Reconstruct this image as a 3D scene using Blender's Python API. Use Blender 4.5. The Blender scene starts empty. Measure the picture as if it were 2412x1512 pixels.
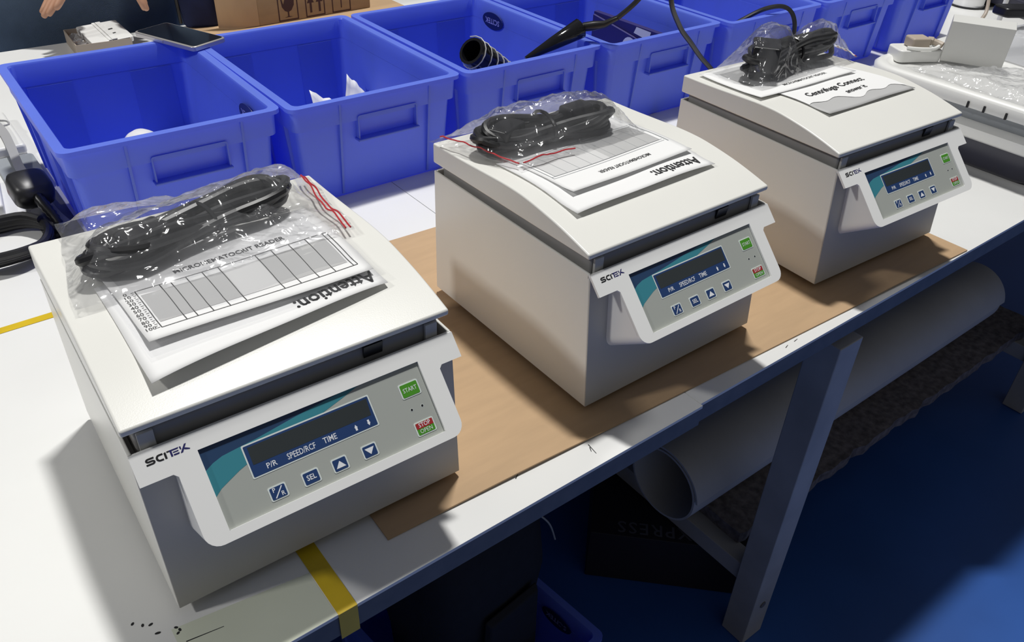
import bpy, bmesh, math, random
from mathutils import Vector, Matrix, Euler, noise
random.seed(4)
PI = math.pi
SC = bpy.context.scene
COL = SC.collection
ZT = 0.76                 # height of the table top
Z0 = 0.77                 # height of a machine's bottom sheet (feet below it)

# ------------------------------------------------------------------ camera, world, lamps, exposure
cam_d = bpy.data.cameras.new('camera')
cam = bpy.data.objects.new('camera', cam_d)
COL.objects.link(cam)
cam.location = (-0.49721, -0.47689, 0.60317 + Z0)
_a, _b, _c = -0.680589, 0.950510, 0.042300
cam.rotation_euler = (Matrix.Rotation(_a, 3, 'Z') @ Matrix.Rotation(_b, 3, 'X') @ Matrix.Rotation(_c, 3, 'Z')).to_euler()
cam_d.sensor_fit = 'HORIZONTAL'
cam_d.sensor_width = 36.0
cam_d.lens = 1930.855 / 2412.0 * 36.0
cam_d.clip_start = 0.02
cam_d.clip_end = 60
SC.camera = cam

world = bpy.data.worlds.new('world')
SC.world = world
world.use_nodes = True
_bg = world.node_tree.nodes['Background']
_bg.inputs[0].default_value = (0.95, 0.97, 1.0, 1)
_bg.inputs[1].default_value = 0.15

def area_lamp(name, loc, target, sx, sy, power, color=(1, 1, 1), roll=0.0):
    d = bpy.data.lights.new(name, 'AREA')
    d.shape = 'RECTANGLE'
    d.size = sx
    d.size_y = sy
    d.energy = power
    d.color = color
    o = bpy.data.objects.new(name, d)
    COL.objects.link(o)
    o.location = loc
    dirv = Vector(target) - Vector(loc)
    o.rotation_euler = dirv.to_track_quat('-Z', 'Y').to_euler()
    return o
# ceiling fittings: one behind and above the table, one row further down the room on the left
area_lamp('ceiling_lamp', (1.30, 1.58, Z0 + 7.0), (0.2, 0.2, Z0), 0.60, 0.28, 545, (1.0, 0.99, 0.96))
area_lamp('ceiling_lamp', (-4.4, 1.35, Z0 + 4.0), (0.1, 0.25, Z0), 0.40, 0.40, 105, (1.0, 0.99, 0.96))

vs = SC.view_settings
vs.view_transform = 'Standard'
vs.look = 'None'
vs.gamma = 1.0
vs.use_curve_mapping = False
vs.exposure = -0.22
SC.cycles.max_bounces = 10
SC.cycles.transparent_max_bounces = 24

# ------------------------------------------------------------------ materials
def lin(c):
    return tuple(((x / 255.0) / 12.92 if x / 255.0 <= 0.04045 else ((x / 255.0 + 0.055) / 1.055) ** 2.4) for x in c)

def mat(name, col, rough=0.5, metal=0.0, spec=0.5, var=0.06, vscale=8.0, bump=0.0, bscale=200.0, coat=0.0, stretch=None):
    m = bpy.data.materials.new(name)
    m.use_nodes = True
    nt = m.node_tree
    b = nt.nodes['Principled BSDF']
    b.inputs['Roughness'].default_value = rough
    b.inputs['Metallic'].default_value = metal
    b.inputs['Specular IOR Level'].default_value = spec
    b.inputs['Coat Weight'].default_value = coat
    tc = nt.nodes.new('ShaderNodeTexCoord')
    mp = nt.nodes.new('ShaderNodeMapping')
    nt.links.new(tc.outputs['Object'], mp.inputs['Vector'])
    if stretch:
        mp.inputs['Scale'].default_value = stretch
    n = nt.nodes.new('ShaderNodeTexNoise')
    n.inputs['Scale'].default_value = vscale
    n.inputs['Detail'].default_value = 4
    nt.links.new(mp.outputs['Vector'], n.inputs['Vector'])
    r = nt.nodes.new('ShaderNodeValToRGB')
    r.color_ramp.elements[0].position = 0.3
    r.color_ramp.elements[1].position = 0.7
    r.color_ramp.elements[0].color = tuple(c * (1 - var) for c in col) + (1,)
    r.color_ramp.elements[1].color = tuple(min(1, c * (1 + var * 0.6)) for c in col) + (1,)
    nt.links.new(n.outputs['Fac'], r.inputs['Fac'])
    nt.links.new(r.outputs['Color'], b.inputs['Base Color'])
    if bump > 0:
        n2 = nt.nodes.new('ShaderNodeTexNoise')
        n2.inputs['Scale'].default_value = bscale
        n2.inputs['Detail'].default_value = 3
        nt.links.new(mp.outputs['Vector'], n2.inputs['Vector'])
        bp = nt.nodes.new('ShaderNodeBump')
        bp.inputs['Strength'].default_value = bump
        bp.inputs['Distance'].default_value = 0.001
        nt.links.new(n2.outputs['Fac'], bp.inputs['Height'])
        nt.links.new(bp.outputs['Normal'], b.inputs['Normal'])
    return m

def film(name, tint=(0.985, 0.985, 0.99), haze=0.07, rough=0.1, bump=0.8, bscale=55.0, gain=1.0, dist=0.004, cap=0.30):
    m = bpy.data.materials.new(name)
    m.use_nodes = True
    nt = m.node_tree
    nt.nodes.clear()
    out = nt.nodes.new('ShaderNodeOutputMaterial')
    tr = nt.nodes.new('ShaderNodeBsdfTransparent')
    tr.inputs[0].default_value = tint + (1,)
    gl = nt.nodes.new('ShaderNodeBsdfGlossy')
    gl.inputs['Roughness'].default_value = rough
    df = nt.nodes.new('ShaderNodeBsdfDiffuse')
    df.inputs[0].default_value = (0.85, 0.86, 0.9, 1)
    tc = nt.nodes.new('ShaderNodeTexCoord')
    nz = nt.nodes.new('ShaderNodeTexNoise')
    nz.inputs['Scale'].default_value = bscale
    nz.inputs['Detail'].default_value = 2.0
    nz.inputs['Distortion'].default_value = 0.8
    nt.links.new(tc.outputs['Object'], nz.inputs['Vector'])
    bp = nt.nodes.new('ShaderNodeBump')
    bp.inputs['Strength'].default_value = bump
    bp.inputs['Distance'].default_value = dist
    nt.links.new(nz.outputs['Fac'], bp.inputs['Height'])
    nt.links.new(bp.outputs['Normal'], gl.inputs['Normal'])
    fr = nt.nodes.new('ShaderNodeFresnel')
    fr.inputs['IOR'].default_value = 1.5
    nt.links.new(bp.outputs['Normal'], fr.inputs['Normal'])
    mu = nt.nodes.new('ShaderNodeMath')
    mu.operation = 'MULTIPLY'
    mu.use_clamp = True
    mu.inputs[1].default_value = gain
    nt.links.new(fr.outputs[0], mu.inputs[0])
    tl = nt.nodes.new('ShaderNodeBsdfTranslucent')
    tl.inputs[0].default_value = (0.85, 0.86, 0.9, 1)
    mh = nt.nodes.new('ShaderNodeMixShader')
    mh.inputs[0].default_value = 0.5
    nt.links.new(df.outputs[0], mh.inputs[1])
    nt.links.new(tl.outputs[0], mh.inputs[2])
    cp = nt.nodes.new('ShaderNodeMath')
    cp.operation = 'MINIMUM'
    cp.inputs[1].default_value = cap
    nt.links.new(mu.outputs[0], cp.inputs[0])
    mx0 = nt.nodes.new('ShaderNodeMixShader')
    mx0.inputs[0].default_value = haze
    nt.links.new(tr.outputs[0], mx0.inputs[1])
    nt.links.new(mh.outputs[0], mx0.inputs[2])
    mx = nt.nodes.new('ShaderNodeMixShader')
    nt.links.new(cp.outputs[0], mx.inputs[0])
    nt.links.new(mx0.outputs[0], mx.inputs[1])
    nt.links.new(gl.outputs[0], mx.inputs[2])
    nt.links.new(mx.outputs[0], out.inputs[0])
    return m

M = {}
M['table'] = mat('white_laminate', (0.80, 0.80, 0.785), 0.28, var=0.03, vscale=5)
M['wallpaint'] = mat('dull_wall_paint', (0.10, 0.10, 0.11), 0.9)
M['edge'] = mat('grey_edge_band', (0.13, 0.125, 0.125), 0.45, var=0.2, vscale=30)
M['steel'] = mat('grey_painted_steel', (0.42, 0.41, 0.40), 0.45, var=0.15, vscale=12)
M['floor'] = mat('blue_floor_paint', (0.024, 0.095, 0.36), 0.42, var=0.15, vscale=3, bump=0.1, bscale=60)
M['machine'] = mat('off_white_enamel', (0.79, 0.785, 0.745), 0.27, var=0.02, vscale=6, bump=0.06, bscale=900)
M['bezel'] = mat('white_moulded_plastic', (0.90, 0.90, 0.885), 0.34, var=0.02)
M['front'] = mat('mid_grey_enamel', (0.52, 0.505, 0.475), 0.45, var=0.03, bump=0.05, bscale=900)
M['chamber'] = mat('charcoal_gasket', (0.30, 0.295, 0.29), 0.6, var=0.1)
M['bracket'] = mat('pale_grey_sheet', (0.50, 0.50, 0.49), 0.5, var=0.1)
M['black'] = mat('black_plastic', (0.012, 0.012, 0.014), 0.3, var=0.2)
M['rubber'] = mat('black_rubber', (0.02, 0.02, 0.022), 0.38, var=0.2, vscale=60)
M['panel'] = mat('grey_membrane', (0.40, 0.42, 0.39), 0.4, var=0.02)
M['navy'] = mat('navy_print', (0.018, 0.05, 0.16), 0.35, var=0.05)
M['navy2'] = mat('deep_navy_print', (0.022, 0.055, 0.13), 0.35, var=0.05)
M['teal'] = mat('teal_print', (0.045, 0.24, 0.30), 0.35, var=0.05)
M['lcd'] = mat('unlit_display_glass', (0.035, 0.042, 0.045), 0.12, var=0.1)
M['white'] = mat('white_print', (0.82, 0.84, 0.88), 0.45, var=0.02)
M['palekey'] = mat('pale_key_border', (0.70, 0.76, 0.74), 0.45, var=0.02)
M['green'] = mat('green_key', (0.07, 0.30, 0.02), 0.4, var=0.05)
M['red'] = mat('red_key', (0.38, 0.025, 0.03), 0.4, var=0.05)
M['ink'] = mat('black_ink', (0.008, 0.008, 0.01), 0.6, var=0.1)
M['bink'] = mat('blue_ink', (0.012, 0.012, 0.12), 0.6, var=0.1)
M['crate'] = mat('blue_crate_plastic', (0.215, 0.325, 0.95), 0.36, var=0.06, vscale=7, bump=0.08, bscale=150)
def _thin_plastic(m, col, fac):
    # injection moulded walls let some light through
    nt = m.node_tree
    out = nt.nodes['Material Output']
    tl = nt.nodes.new('ShaderNodeBsdfTranslucent')
    tl.inputs[0].default_value = col + (1,)
    mx = nt.nodes.new('ShaderNodeMixShader')
    mx.inputs[0].default_value = fac
    nt.links.new(nt.nodes['Principled BSDF'].outputs[0], mx.inputs[1])
    nt.links.new(tl.outputs[0], mx.inputs[2])
    nt.links.new(mx.outputs[0], out.inputs[0])
_thin_plastic(M['crate'], (0.16, 0.24, 1.0), 0.40)
M['badge'] = mat('navy_badge', (0.012, 0.02, 0.12), 0.4)
M['badgetext'] = mat('pale_badge_print', (0.35, 0.36, 0.75), 0.5)
M['card'] = mat('brown_cardboard', (0.50, 0.335, 0.19), 0.7, var=0.06, vscale=14, stretch=(1, 6, 1))
M['carton'] = mat('kraft_carton', (0.40, 0.27, 0.15), 0.75, var=0.1, vscale=12, stretch=(1, 1, 5))
M['paper'] = mat('white_paper', (0.82, 0.82, 0.82), 0.65, var=0.015)
M['greyprint'] = mat('grey_chart_print', (0.46, 0.46, 0.46), 0.6, var=0.05)
M['lightprint'] = mat('pale_grey_print', (0.60, 0.60, 0.60), 0.6, var=0.03)
M['line'] = mat('dark_line_print', (0.05, 0.05, 0.05), 0.6)
M['tape'] = mat('yellow_floor_tape', (0.66, 0.46, 0.015), 0.4, var=0.12, vscale=25)
M['film'] = film('clear_bag_film', haze=0.10, rough=0.11, bump=1.0, bscale=34, gain=1.7, dist=0.009, cap=0.34)
M['sleeve'] = film('clear_sleeve_film', haze=0.05, rough=0.12, bump=0.15, bscale=15, gain=0.8)
M['milky'] = film('milky_bag_film', haze=0.75, rough=0.15, bump=0.9, bscale=35, gain=1.6)
M['zipred'] = mat('red_zip_strip', (0.50, 0.03, 0.04), 0.4)
M['silver'] = mat('silver_phone_frame', (0.60, 0.57, 0.55), 0.3, metal=0.6, var=0.05)
M['glass'] = mat('black_phone_glass', (0.004, 0.005, 0.010), 0.06, var=0.2)
M['whiteplastic'] = mat('white_plastic', (0.78, 0.78, 0.76), 0.35, var=0.03)
M['strapgrey'] = mat('grey_webbing', (0.36, 0.36, 0.37), 0.6)
M['pouch'] = mat('shadowed_pouch_grey', (0.09, 0.09, 0.095), 0.5)  # pouch grey deepened so the crate's shadow is part of its colour
M['agedfilm'] = mat('yellowed_clear_tape', (0.68, 0.71, 0.58), 0.25, var=0.05)
M['greyplastic'] = mat('grey_plastic', (0.30, 0.32, 0.34), 0.45, var=0.05)
M['greycard'] = mat('pale_grey_card', (0.62, 0.62, 0.60), 0.6, var=0.03)
M['beige'] = mat('beige_connector', (0.45, 0.38, 0.31), 0.5, var=0.1)
M['darkcase'] = mat('dark_slate_plastic', (0.035, 0.035, 0.055), 0.35, var=0.1)
M['slate'] = mat('slate_blue_cloth', (0.13, 0.19, 0.27), 0.85, var=0.12, vscale=30, bump=0.3, bscale=500)
M['navycloth'] = mat('navy_cloth', (0.008, 0.014, 0.06), 0.85, var=0.15, vscale=30, bump=0.3, bscale=400)
M['skin'] = mat('skin', (0.50, 0.27, 0.17), 0.5, var=0.08, vscale=40)
M['hair'] = mat('dark_hair', (0.012, 0.009, 0.008), 0.5, var=0.2)
M['feltroll'] = mat('grey_foam_sheet', (0.50, 0.49, 0.48), 0.85, var=0.12, vscale=6, bump=0.2, bscale=300)
M['felt'] = mat('dark_speckled_felt', (0.16, 0.14, 0.14), 0.95, var=0.5, vscale=70, bump=0.6, bscale=200)
M['darkcard'] = mat('black_carton', (0.012, 0.010, 0.018), 0.7, var=0.2)
M['greytext'] = mat('grey_carton_print', (0.10, 0.10, 0.13), 0.6)
M['blackcloth'] = mat('black_nylon', (0.006, 0.006, 0.010), 0.8, var=0.3, vscale=60, bump=0.2, bscale=500)
M['piping'] = mat('pale_piping', (0.35, 0.33, 0.28), 0.6)
M['navybox'] = mat('violet_navy_box', (0.035, 0.03, 0.16), 0.4, var=0.05)
M['shiny'] = mat('shiny_black_wrap', (0.008, 0.008, 0.010), 0.12, var=0.2, bump=0.6, bscale=60)
M['redprint'] = mat('maroon_print', (0.055, 0.016, 0.018), 0.6)

# ------------------------------------------------------------------ mesh helpers
class MB:
    def __init__(s):
        s.v = []
        s.f = []
    def add(s, vs, fs):
        o = len(s.v)
        s.v += [tuple(x) for x in vs]
        s.f += [tuple(i + o for i in f) for f in fs]
    def box(s, lo, hi, mtx=None):
        x0, y0, z0 = lo
        x1, y1, z1 = hi
        p = [Vector(q) for q in ((x0, y0, z0), (x1, y0, z0), (x1, y1, z0), (x0, y1, z0), (x0, y0, z1), (x1, y0, z1), (x1, y1, z1), (x0, y1, z1))]
        if mtx:
            p = [mtx @ q for q in p]
        s.add(p, [(0, 3, 2, 1), (4, 5, 6, 7), (0, 1, 5, 4), (1, 2, 6, 5), (2, 3, 7, 6), (3, 0, 4, 7)])
    def loft(s, loops, cap0=True, cap1=True, closed=True):
        n = len(loops[0])
        o = len(s.v)
        for l in loops:
            s.v += [tuple(p) for p in l]
        for k in range(len(loops) - 1):
            for i in range(n if closed else n - 1):
                j = (i + 1) % n
                s.f.append((o + k * n + i, o + k * n + j, o + (k + 1) * n + j, o + (k + 1) * n + i))
        if cap0:
            s.f.append(tuple(o + i for i in reversed(range(n))))
        if cap1:
            s.f.append(tuple(o + (len(loops) - 1) * n + i for i in range(n)))
    def prism_u(s, prof, u0, u1):       # prof: list of (v, z), extruded along x
        s.loft([[(u0, v, z) for v, z in prof], [(u1, v, z) for v, z in prof]])
    def tube(s, pts, r, n=8, cap=True, closed=False):
        pts = [Vector(p) for p in pts]
        if closed:
            pts = pts + [pts[0]]
        loops = []
        t = (pts[1] - pts[0]).normalized()
        a = t.orthogonal().normalized()
        for i, p in enumerate(pts):
            if i == 0:
                d = pts[1] - pts[0]
            elif i == len(pts) - 1:
                d = pts[-1] - pts[-2]
            else:
                d = pts[i + 1] - pts[i - 1]
            if d.length < 1e-9:
                d = t
            d = d.normalized()
            a = (a - d * a.dot(d))
            a = a.normalized() if a.length > 1e-6 else d.orthogonal().normalized()
            b = d.cross(a)
            rr = r[i] if isinstance(r, (list, tuple)) else r
            loops.append([p + (a * math.cos(2 * PI * k / n) + b * math.sin(2 * PI * k / n)) * rr for k in range(n)])
            t = d
        s.loft(loops, cap, cap)
    def grid(s, fn, nx, ny):
        o = len(s.v)
        for j in range(ny + 1):
            for i in range(nx + 1):
                s.v.append(tuple(fn(i / nx, j / ny)))
        for j in range(ny):
            for i in range(nx):
                a = o + j * (nx + 1) + i
                s.f.append((a, a + 1, a + nx + 2, a + nx + 1))
    def build(s, name, m, parent=None, smooth=False, bevel=0.0, seg=2, flip=False, loc=None, rot=None, subsurf=0, solid=0.0, angle=35):
        me = bpy.data.meshes.new(name)
        me.from_pydata(s.v, [], s.f)
        if not flip:
            bm = bmesh.new()
            bm.from_mesh(me)
            bmesh.ops.recalc_face_normals(bm, faces=bm.faces)
            bm.to_mesh(me)
            bm.free()
        me.materials.append(m)
        if smooth or bevel:
            for p in me.polygons:
                p.use_smooth = True
        o = bpy.data.objects.new(name, me)
        COL.objects.link(o)
        if bevel or (smooth and subsurf == 0):
            me.set_sharp_from_angle(angle=math.radians(angle))
        if bevel:
            bv = o.modifiers.new('bevel', 'BEVEL')
            bv.width = bevel
            bv.segments = seg
            bv.limit_method = 'ANGLE'
            bv.angle_limit = math.radians(35)
            bv.harden_normals = True
        if solid:
            sm = o.modifiers.new('thickness', 'SOLIDIFY')
            sm.thickness = solid
            sm.offset = 0
        if subsurf:
            ss = o.modifiers.new('subsurf', 'SUBSURF')
            ss.levels = subsurf
            ss.render_levels = subsurf
        if parent:
            o.parent = parent
        if loc:
            o.location = loc
        if rot:
            o.rotation_euler = rot
        return o

def rrect(x0, y0, x1, y1, r, seg=4):
    pts = []
    for cx, cy, a0 in ((x1 - r, y0 + r, -PI / 2), (x1 - r, y1 - r, 0), (x0 + r, y1 - r, PI / 2), (x0 + r, y0 + r, PI)):
        for k in range(seg + 1):
            a = a0 + PI / 2 * k / seg
            pts.append((cx + r * math.cos(a), cy + r * math.sin(a)))
    return pts

def catmull(pts, n=8, closed=False):
    pts = [Vector(p) for p in pts]
    out = []
    N = len(pts)
    rng = range(N if closed else N - 1)
    for i in rng:
        if closed:
            p0, p1, p2, p3 = pts[(i - 1) % N], pts[i], pts[(i + 1) % N], pts[(i + 2) % N]
        else:
            p0, p1, p2, p3 = pts[max(i - 1, 0)], pts[i], pts[i + 1], pts[min(i + 2, N - 1)]
        for k in range(n):
            t = k / n
            out.append(0.5 * ((2 * p1) + (p2 - p0) * t + (2 * p0 - 5 * p1 + 4 * p2 - p3) * t * t + (3 * p1 - p0 - 3 * p2 + p3) * t ** 3))
    if not closed:
        out.append(pts[-1])
    return out

def _curve_mesh(cu):
    tmp = bpy.data.objects.new('tmp', cu)
    COL.objects.link(tmp)
    dg = bpy.context.evaluated_depsgraph_get()
    dg.update()
    me = bpy.data.meshes.new_from_object(tmp.evaluated_get(dg))
    bpy.data.objects.remove(tmp)
    vs = [v.co.copy() for v in me.vertices]
    fs = [tuple(p.vertices) for p in me.polygons]
    bpy.data.meshes.remove(me)
    return vs, fs

def flat_geo(splines, ext=0.0):
    cu = bpy.data.curves.new('flat', 'CURVE')
    cu.dimensions = '2D'
    cu.fill_mode = 'BOTH'
    cu.extrude = ext
    for sp in splines:
        s = cu.splines.new('POLY')
        s.points.add(len(sp) - 1)
        for q, p in zip(s.points, sp):
            q.co = (p[0], p[1], 0, 1)
        s.use_cyclic_u = True
    g = _curve_mesh(cu)
    bpy.data.curves.remove(cu)
    return g

def text_geo(txt, size, bold=0.0, align='CENTER', shear=0.0, xs=1.0, ext=0.00005, spacing=1.0):
    cu = bpy.data.curves.new('text', 'FONT')
    cu.body = txt
    cu.size = size
    cu.align_x = align
    cu.align_y = 'CENTER'
    cu.shear = shear
    cu.offset = bold
    cu.extrude = ext
    cu.resolution_u = 2
    cu.space_character = spacing
    g = _curve_mesh(cu)
    bpy.data.curves.remove(cu)
    return [Vector((v.x * xs, v.y, v.z)) for v in g[0]], g[1]

def geo_obj(name, geo, fn, m, parent=None):
    mb = MB()
    for vs_, fs_ in (geo if isinstance(geo, list) else [geo]):
        mb.add([fn(p) for p in vs_], fs_)
    return mb.build(name, m, parent)

def thing(name, label, cat, loc=(0, 0, 0), rz=0.0, group=None):
    o = bpy.data.objects.new(name, None)
    COL.objects.link(o)
    o.empty_display_size = 0.05
    o.location = loc
    o.rotation_euler = (0, 0, rz)
    return tag(o, label, cat, group)

def tag(o, label, cat, group=None):
    o['label'] = label
    o['category'] = cat
    if group:
        o['group'] = group
    return o

def struct(o):
    o['kind'] = 'structure'
    return o

def copy_tree(o, parent=None):
    c = o.copy()
    COL.objects.link(c)
    c.parent = parent
    for ch in list(o.children):
        copy_tree(ch, c)
    return c

# ------------------------------------------------------------------ structure: floor, back wall
mb = MB()
mb.box((-5, -4, -0.05), (7, 7, 0.0))
struct(mb.build('floor', M['floor']))

for nm, lo, hi in (('wall_back', (-5, 6.9, 0), (7, 7.0, 5.4)), ('wall_left', (-5.1, -4, 0), (-5.0, 7, 5.4)), ('wall_right', (7.0, -4, 0), (7.1, 7, 5.4))):
    mb = MB()
    mb.box(lo, hi)
    struct(mb.build(nm, M['wallpaint']))

# ------------------------------------------------------------------ the tables
JX = 0.121
def make_table(name, label, x0, x1, ya, legs, rails):
    t = thing(name, label, 'table', (0, 0, 0), 0, 'white workbench tables')
    b = MB()
    b.box((x0, ya, ZT - 0.004), (x1, 1.655, ZT))
    b.build('top_laminate', M['table'], t)
    b = MB()
    b.box((x0, ya + 0.0005, ZT - 0.030), (x1, 1.6545, ZT - 0.0042))
    o = b.build('top_board', M['edge'], t)
    o['label'] = 'grey front edge of the table top'
    b = MB()
    b.box((x0 + 0.012, ya + 0.018, ZT - 0.055), (x1 - 0.012, ya + 0.058, ZT - 0.0305))
    b.build('front_beam', M['steel'], t, bevel=0.002)
    b = MB()
    b.box((x0 + 0.012, 1.60, ZT - 0.062), (x1 - 0.012, 1.64, ZT - 0.0305))
    b.build('rear_beam', M['steel'], t, bevel=0.002)
    for lx in legs:
        for ly in (-0.057, 1.585):
            b = MB()
            b.box((lx, ly, 0.001), (lx + 0.055, ly + 0.05, ZT - 0.0625))
            l = b.build('leg', M['steel'], t, bevel=0.002)
            if ly < 0:
                b = MB()
                b.tube([(lx + 0.028, ly + 0.0005, 0.10), (lx + 0.028, ly - 0.002, 0.10)], 0.007, 10)
                b.build('bolt', M['edge'], l)
    for lx in rails:
        b = MB()
        b.box((lx + 0.008, -0.006, 0.135), (lx + 0.047, 1.584, 0.175))
        b.build('lower_rail', M['steel'], t, bevel=0.002)
    return t
make_table('work_table', 'white laminate table under the nearest centrifuge, with yellow tape', -1.75, JX - 0.0006, -0.0655, (-1.70, -0.62), (-1.70, -0.62))
make_table('work_table', 'white laminate table under the two farther centrifuges, right of the joint', JX + 0.0006, 2.60, -0.062, (0.430, 1.535), (0.430, 1.535))

# ink specks and scratches on the near left corner
b = MB()
for sx, sy in ((-0.4819, 0.0271), (-0.4756, 0.0209), (-0.47, 0.0178), (-0.4679, 0.0064), (-0.4541, 0.0027), (-0.4523, -0.0011), (-0.4545, -0.0034)):
    a = random.uniform(0, PI)
    w, h = random.uniform(0.0016, 0.0028), 0.0012
    ca, sa = math.cos(a), math.sin(a)
    ring = [(sx + ca * w * math.cos(q) - sa * h * math.sin(q), sy + sa * w * math.cos(q) + ca * h * math.sin(q), ZT + 0.0002) for q in [2 * PI * k / 8 for k in range(8)]]
    b.add(ring, [tuple(range(8))])
for p0_, p1_ in (((-0.452, -0.015), (-0.422, -0.0195)), ((-0.0285, -0.036), (-0.0305, -0.051)), ((-0.122, -0.030), (-0.115, -0.0255)), ((-0.030, -0.040), (-0.033, -0.046)), ((0.29, -0.052), (0.297, -0.050)), ((0.31, -0.050), (0.318, -0.049)), ((0.93, 0.10), (0.938, 0.101))):
    d_ = Vector((p1_[0] - p0_[0], p1_[1] - p0_[1], 0))
    n_ = Vector((-d_.y, d_.x, 0)).normalized() * 0.00055
    z_ = ZT + 0.0002
    b.add([Vector((p0_[0], p0_[1], z_)) + n_, Vector((p0_[0], p0_[1], z_)) - n_, Vector((p1_[0], p1_[1], z_)) - n_ * 0.6, Vector((p1_[0], p1_[1], z_)) + n_ * 0.6], [(0, 1, 2, 3)])
o = b.build('ink_marks', M['ink'])
tag(o, 'dark specks and pen strokes of ink along the front of the tables', 'marks')
o['kind'] = 'stuff'

# ------------------------------------------------------------------ yellow tape
def tape(name, label, p0, p1, wv, fold=False):
    b = MB()
    z = ZT + 0.0003
    p0, p1, wv = Vector(p0), Vector(p1), Vector(wv)
    b.loft([[(p0.x, p0.y, z), (p0.x + wv.x, p0.y + wv.y, z), (p0.x + wv.x, p0.y + wv.y, z + 0.0003), (p0.x, p0.y, z + 0.0003)],
            [(p1.x, p1.y, z), (p1.x + wv.x, p1.y + wv.y, z), (p1.x + wv.x, p1.y + wv.y, z + 0.0003), (p1.x, p1.y, z + 0.0003)]])
    if fold:
        y = p0.y - 0.0006
        b.box((p0.x, y, ZT - 0.034), (p0.x + wv.x, y + 0.0004, z + 0.0003))
    return tag(b.build(name, M['tape']), label, 'tape', 'yellow marking tape on the near table')
tape('marking_tape', 'strip of yellow tape running over the front table edge below the nearest centrifuge', (-0.3405, -0.0658), (-0.340, 0.525), (0.018, 0), True)
tape('marking_tape', 'strip of yellow tape at the left frame edge, behind the nearest centrifuge', (-0.90, 0.521), (-0.3225, 0.5255), (0, 0.013))

b = MB()
b.loft([[(-0.458, 0.003, z), (-0.458, -0.0652, z), (-0.3412, -0.0652, z), (-0.3412, -0.012, z)] for z in (ZT + 0.00008, ZT + 0.00018)])
tag(b.build('aged_tape', M['agedfilm']), 'patch of faded greenish tape on the near table corner beside the yellow strip', 'tape')

# ------------------------------------------------------------------ cardboard sheet
b = MB()
cz = ZT
q = [(-0.266, -0.022), (0.722, -0.0605), (0.722, 0.425), (-0.250, 0.462)]
nx, ny = 40, 14
def cb(s, t, dz):
    x = (q[0][0] * (1 - s) + q[1][0] * s) * (1 - t) + (q[3][0] * (1 - s) + q[2][0] * s) * t
    y = (q[0][1] * (1 - s) + q[1][1] * s) * (1 - t) + (q[3][1] * (1 - s) + q[2][1] * s) * t
    lift = 0.0022 * max(0, 1 - t * 6) * max(0, math.sin(s * PI * 3)) ** 2
    return (x, y, cz + dz + lift)
b.grid(lambda s, t: cb(s, t, 0.0021), nx, ny)
b.grid(lambda s, t: cb(s, t, 0.0003), nx, ny)
n1 = (nx + 1) * (ny + 1)
edge = [i for i in range(nx + 1)] + [(j + 1) * (nx + 1) - 1 for j in range(1, ny + 1)] + [ny * (nx + 1) + i for i in reversed(range(nx))] + [j * (nx + 1) for j in reversed(range(1, ny))]
for i in range(len(edge)):
    a, c = edge[i], edge[(i + 1) % len(edge)]
    b.f.append((a, c, c + n1, a + n1))
tag(b.build('cardboard_sheet', M['card']), 'flat brown cardboard sheet lying under the two farther centrifuges', 'cardboard')

# ------------------------------------------------------------------ the centrifuges
W = 0.28
H0 = 0.010   # feet height
LIDTOP = [(0.3014, 0.2040), (0.25, 0.2048), (0.20, 0.2068), (0.165, 0.2082), (0.14, 0.2081), (0.12, 0.2068), (0.095, 0.2035), (0.07, 0.1993), (0.045, 0.1937), (0.0198, 0.1872)]
def lidz(v):
    P_ = LIDTOP
    if v >= P_[0][0]:
        return P_[0][1] + H0
    for (v1, z1), (v0, z0) in zip(P_, P_[1:]):
        if v0 <= v <= v1:
            return z0 + (z1 - z0) * (v - v0) / (v1 - v0) + H0
    return P_[-1][1] + H0
TT = (0.0157, 0.1656 + H0)
ED = (-0.6833, -0.7302)
EN = (-0.7302, 0.6833)
def BZ(u, d, h=0.0):
    return Vector((u, TT[0] + ED[0] * d + EN[0] * h, TT[1] + ED[1] * d + EN[1] * h))
PU, PD, PW, PH = 0.0458, 0.01357, 0.1928, 0.0654
def PM(x_mm, y_mm, h=0.0):               # panel millimetres (x right, y down) -> machine coordinates
    return BZ(PU + x_mm / 1000.0, PD + y_mm / 1000.0, h - 0.0022)
def front_v(z):
    return 0.003 + (z - H0) * 0.0767
NUL, NUR, NOT, BB = 0.0271, 0.0241, 0.0239, 0.0871

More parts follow.
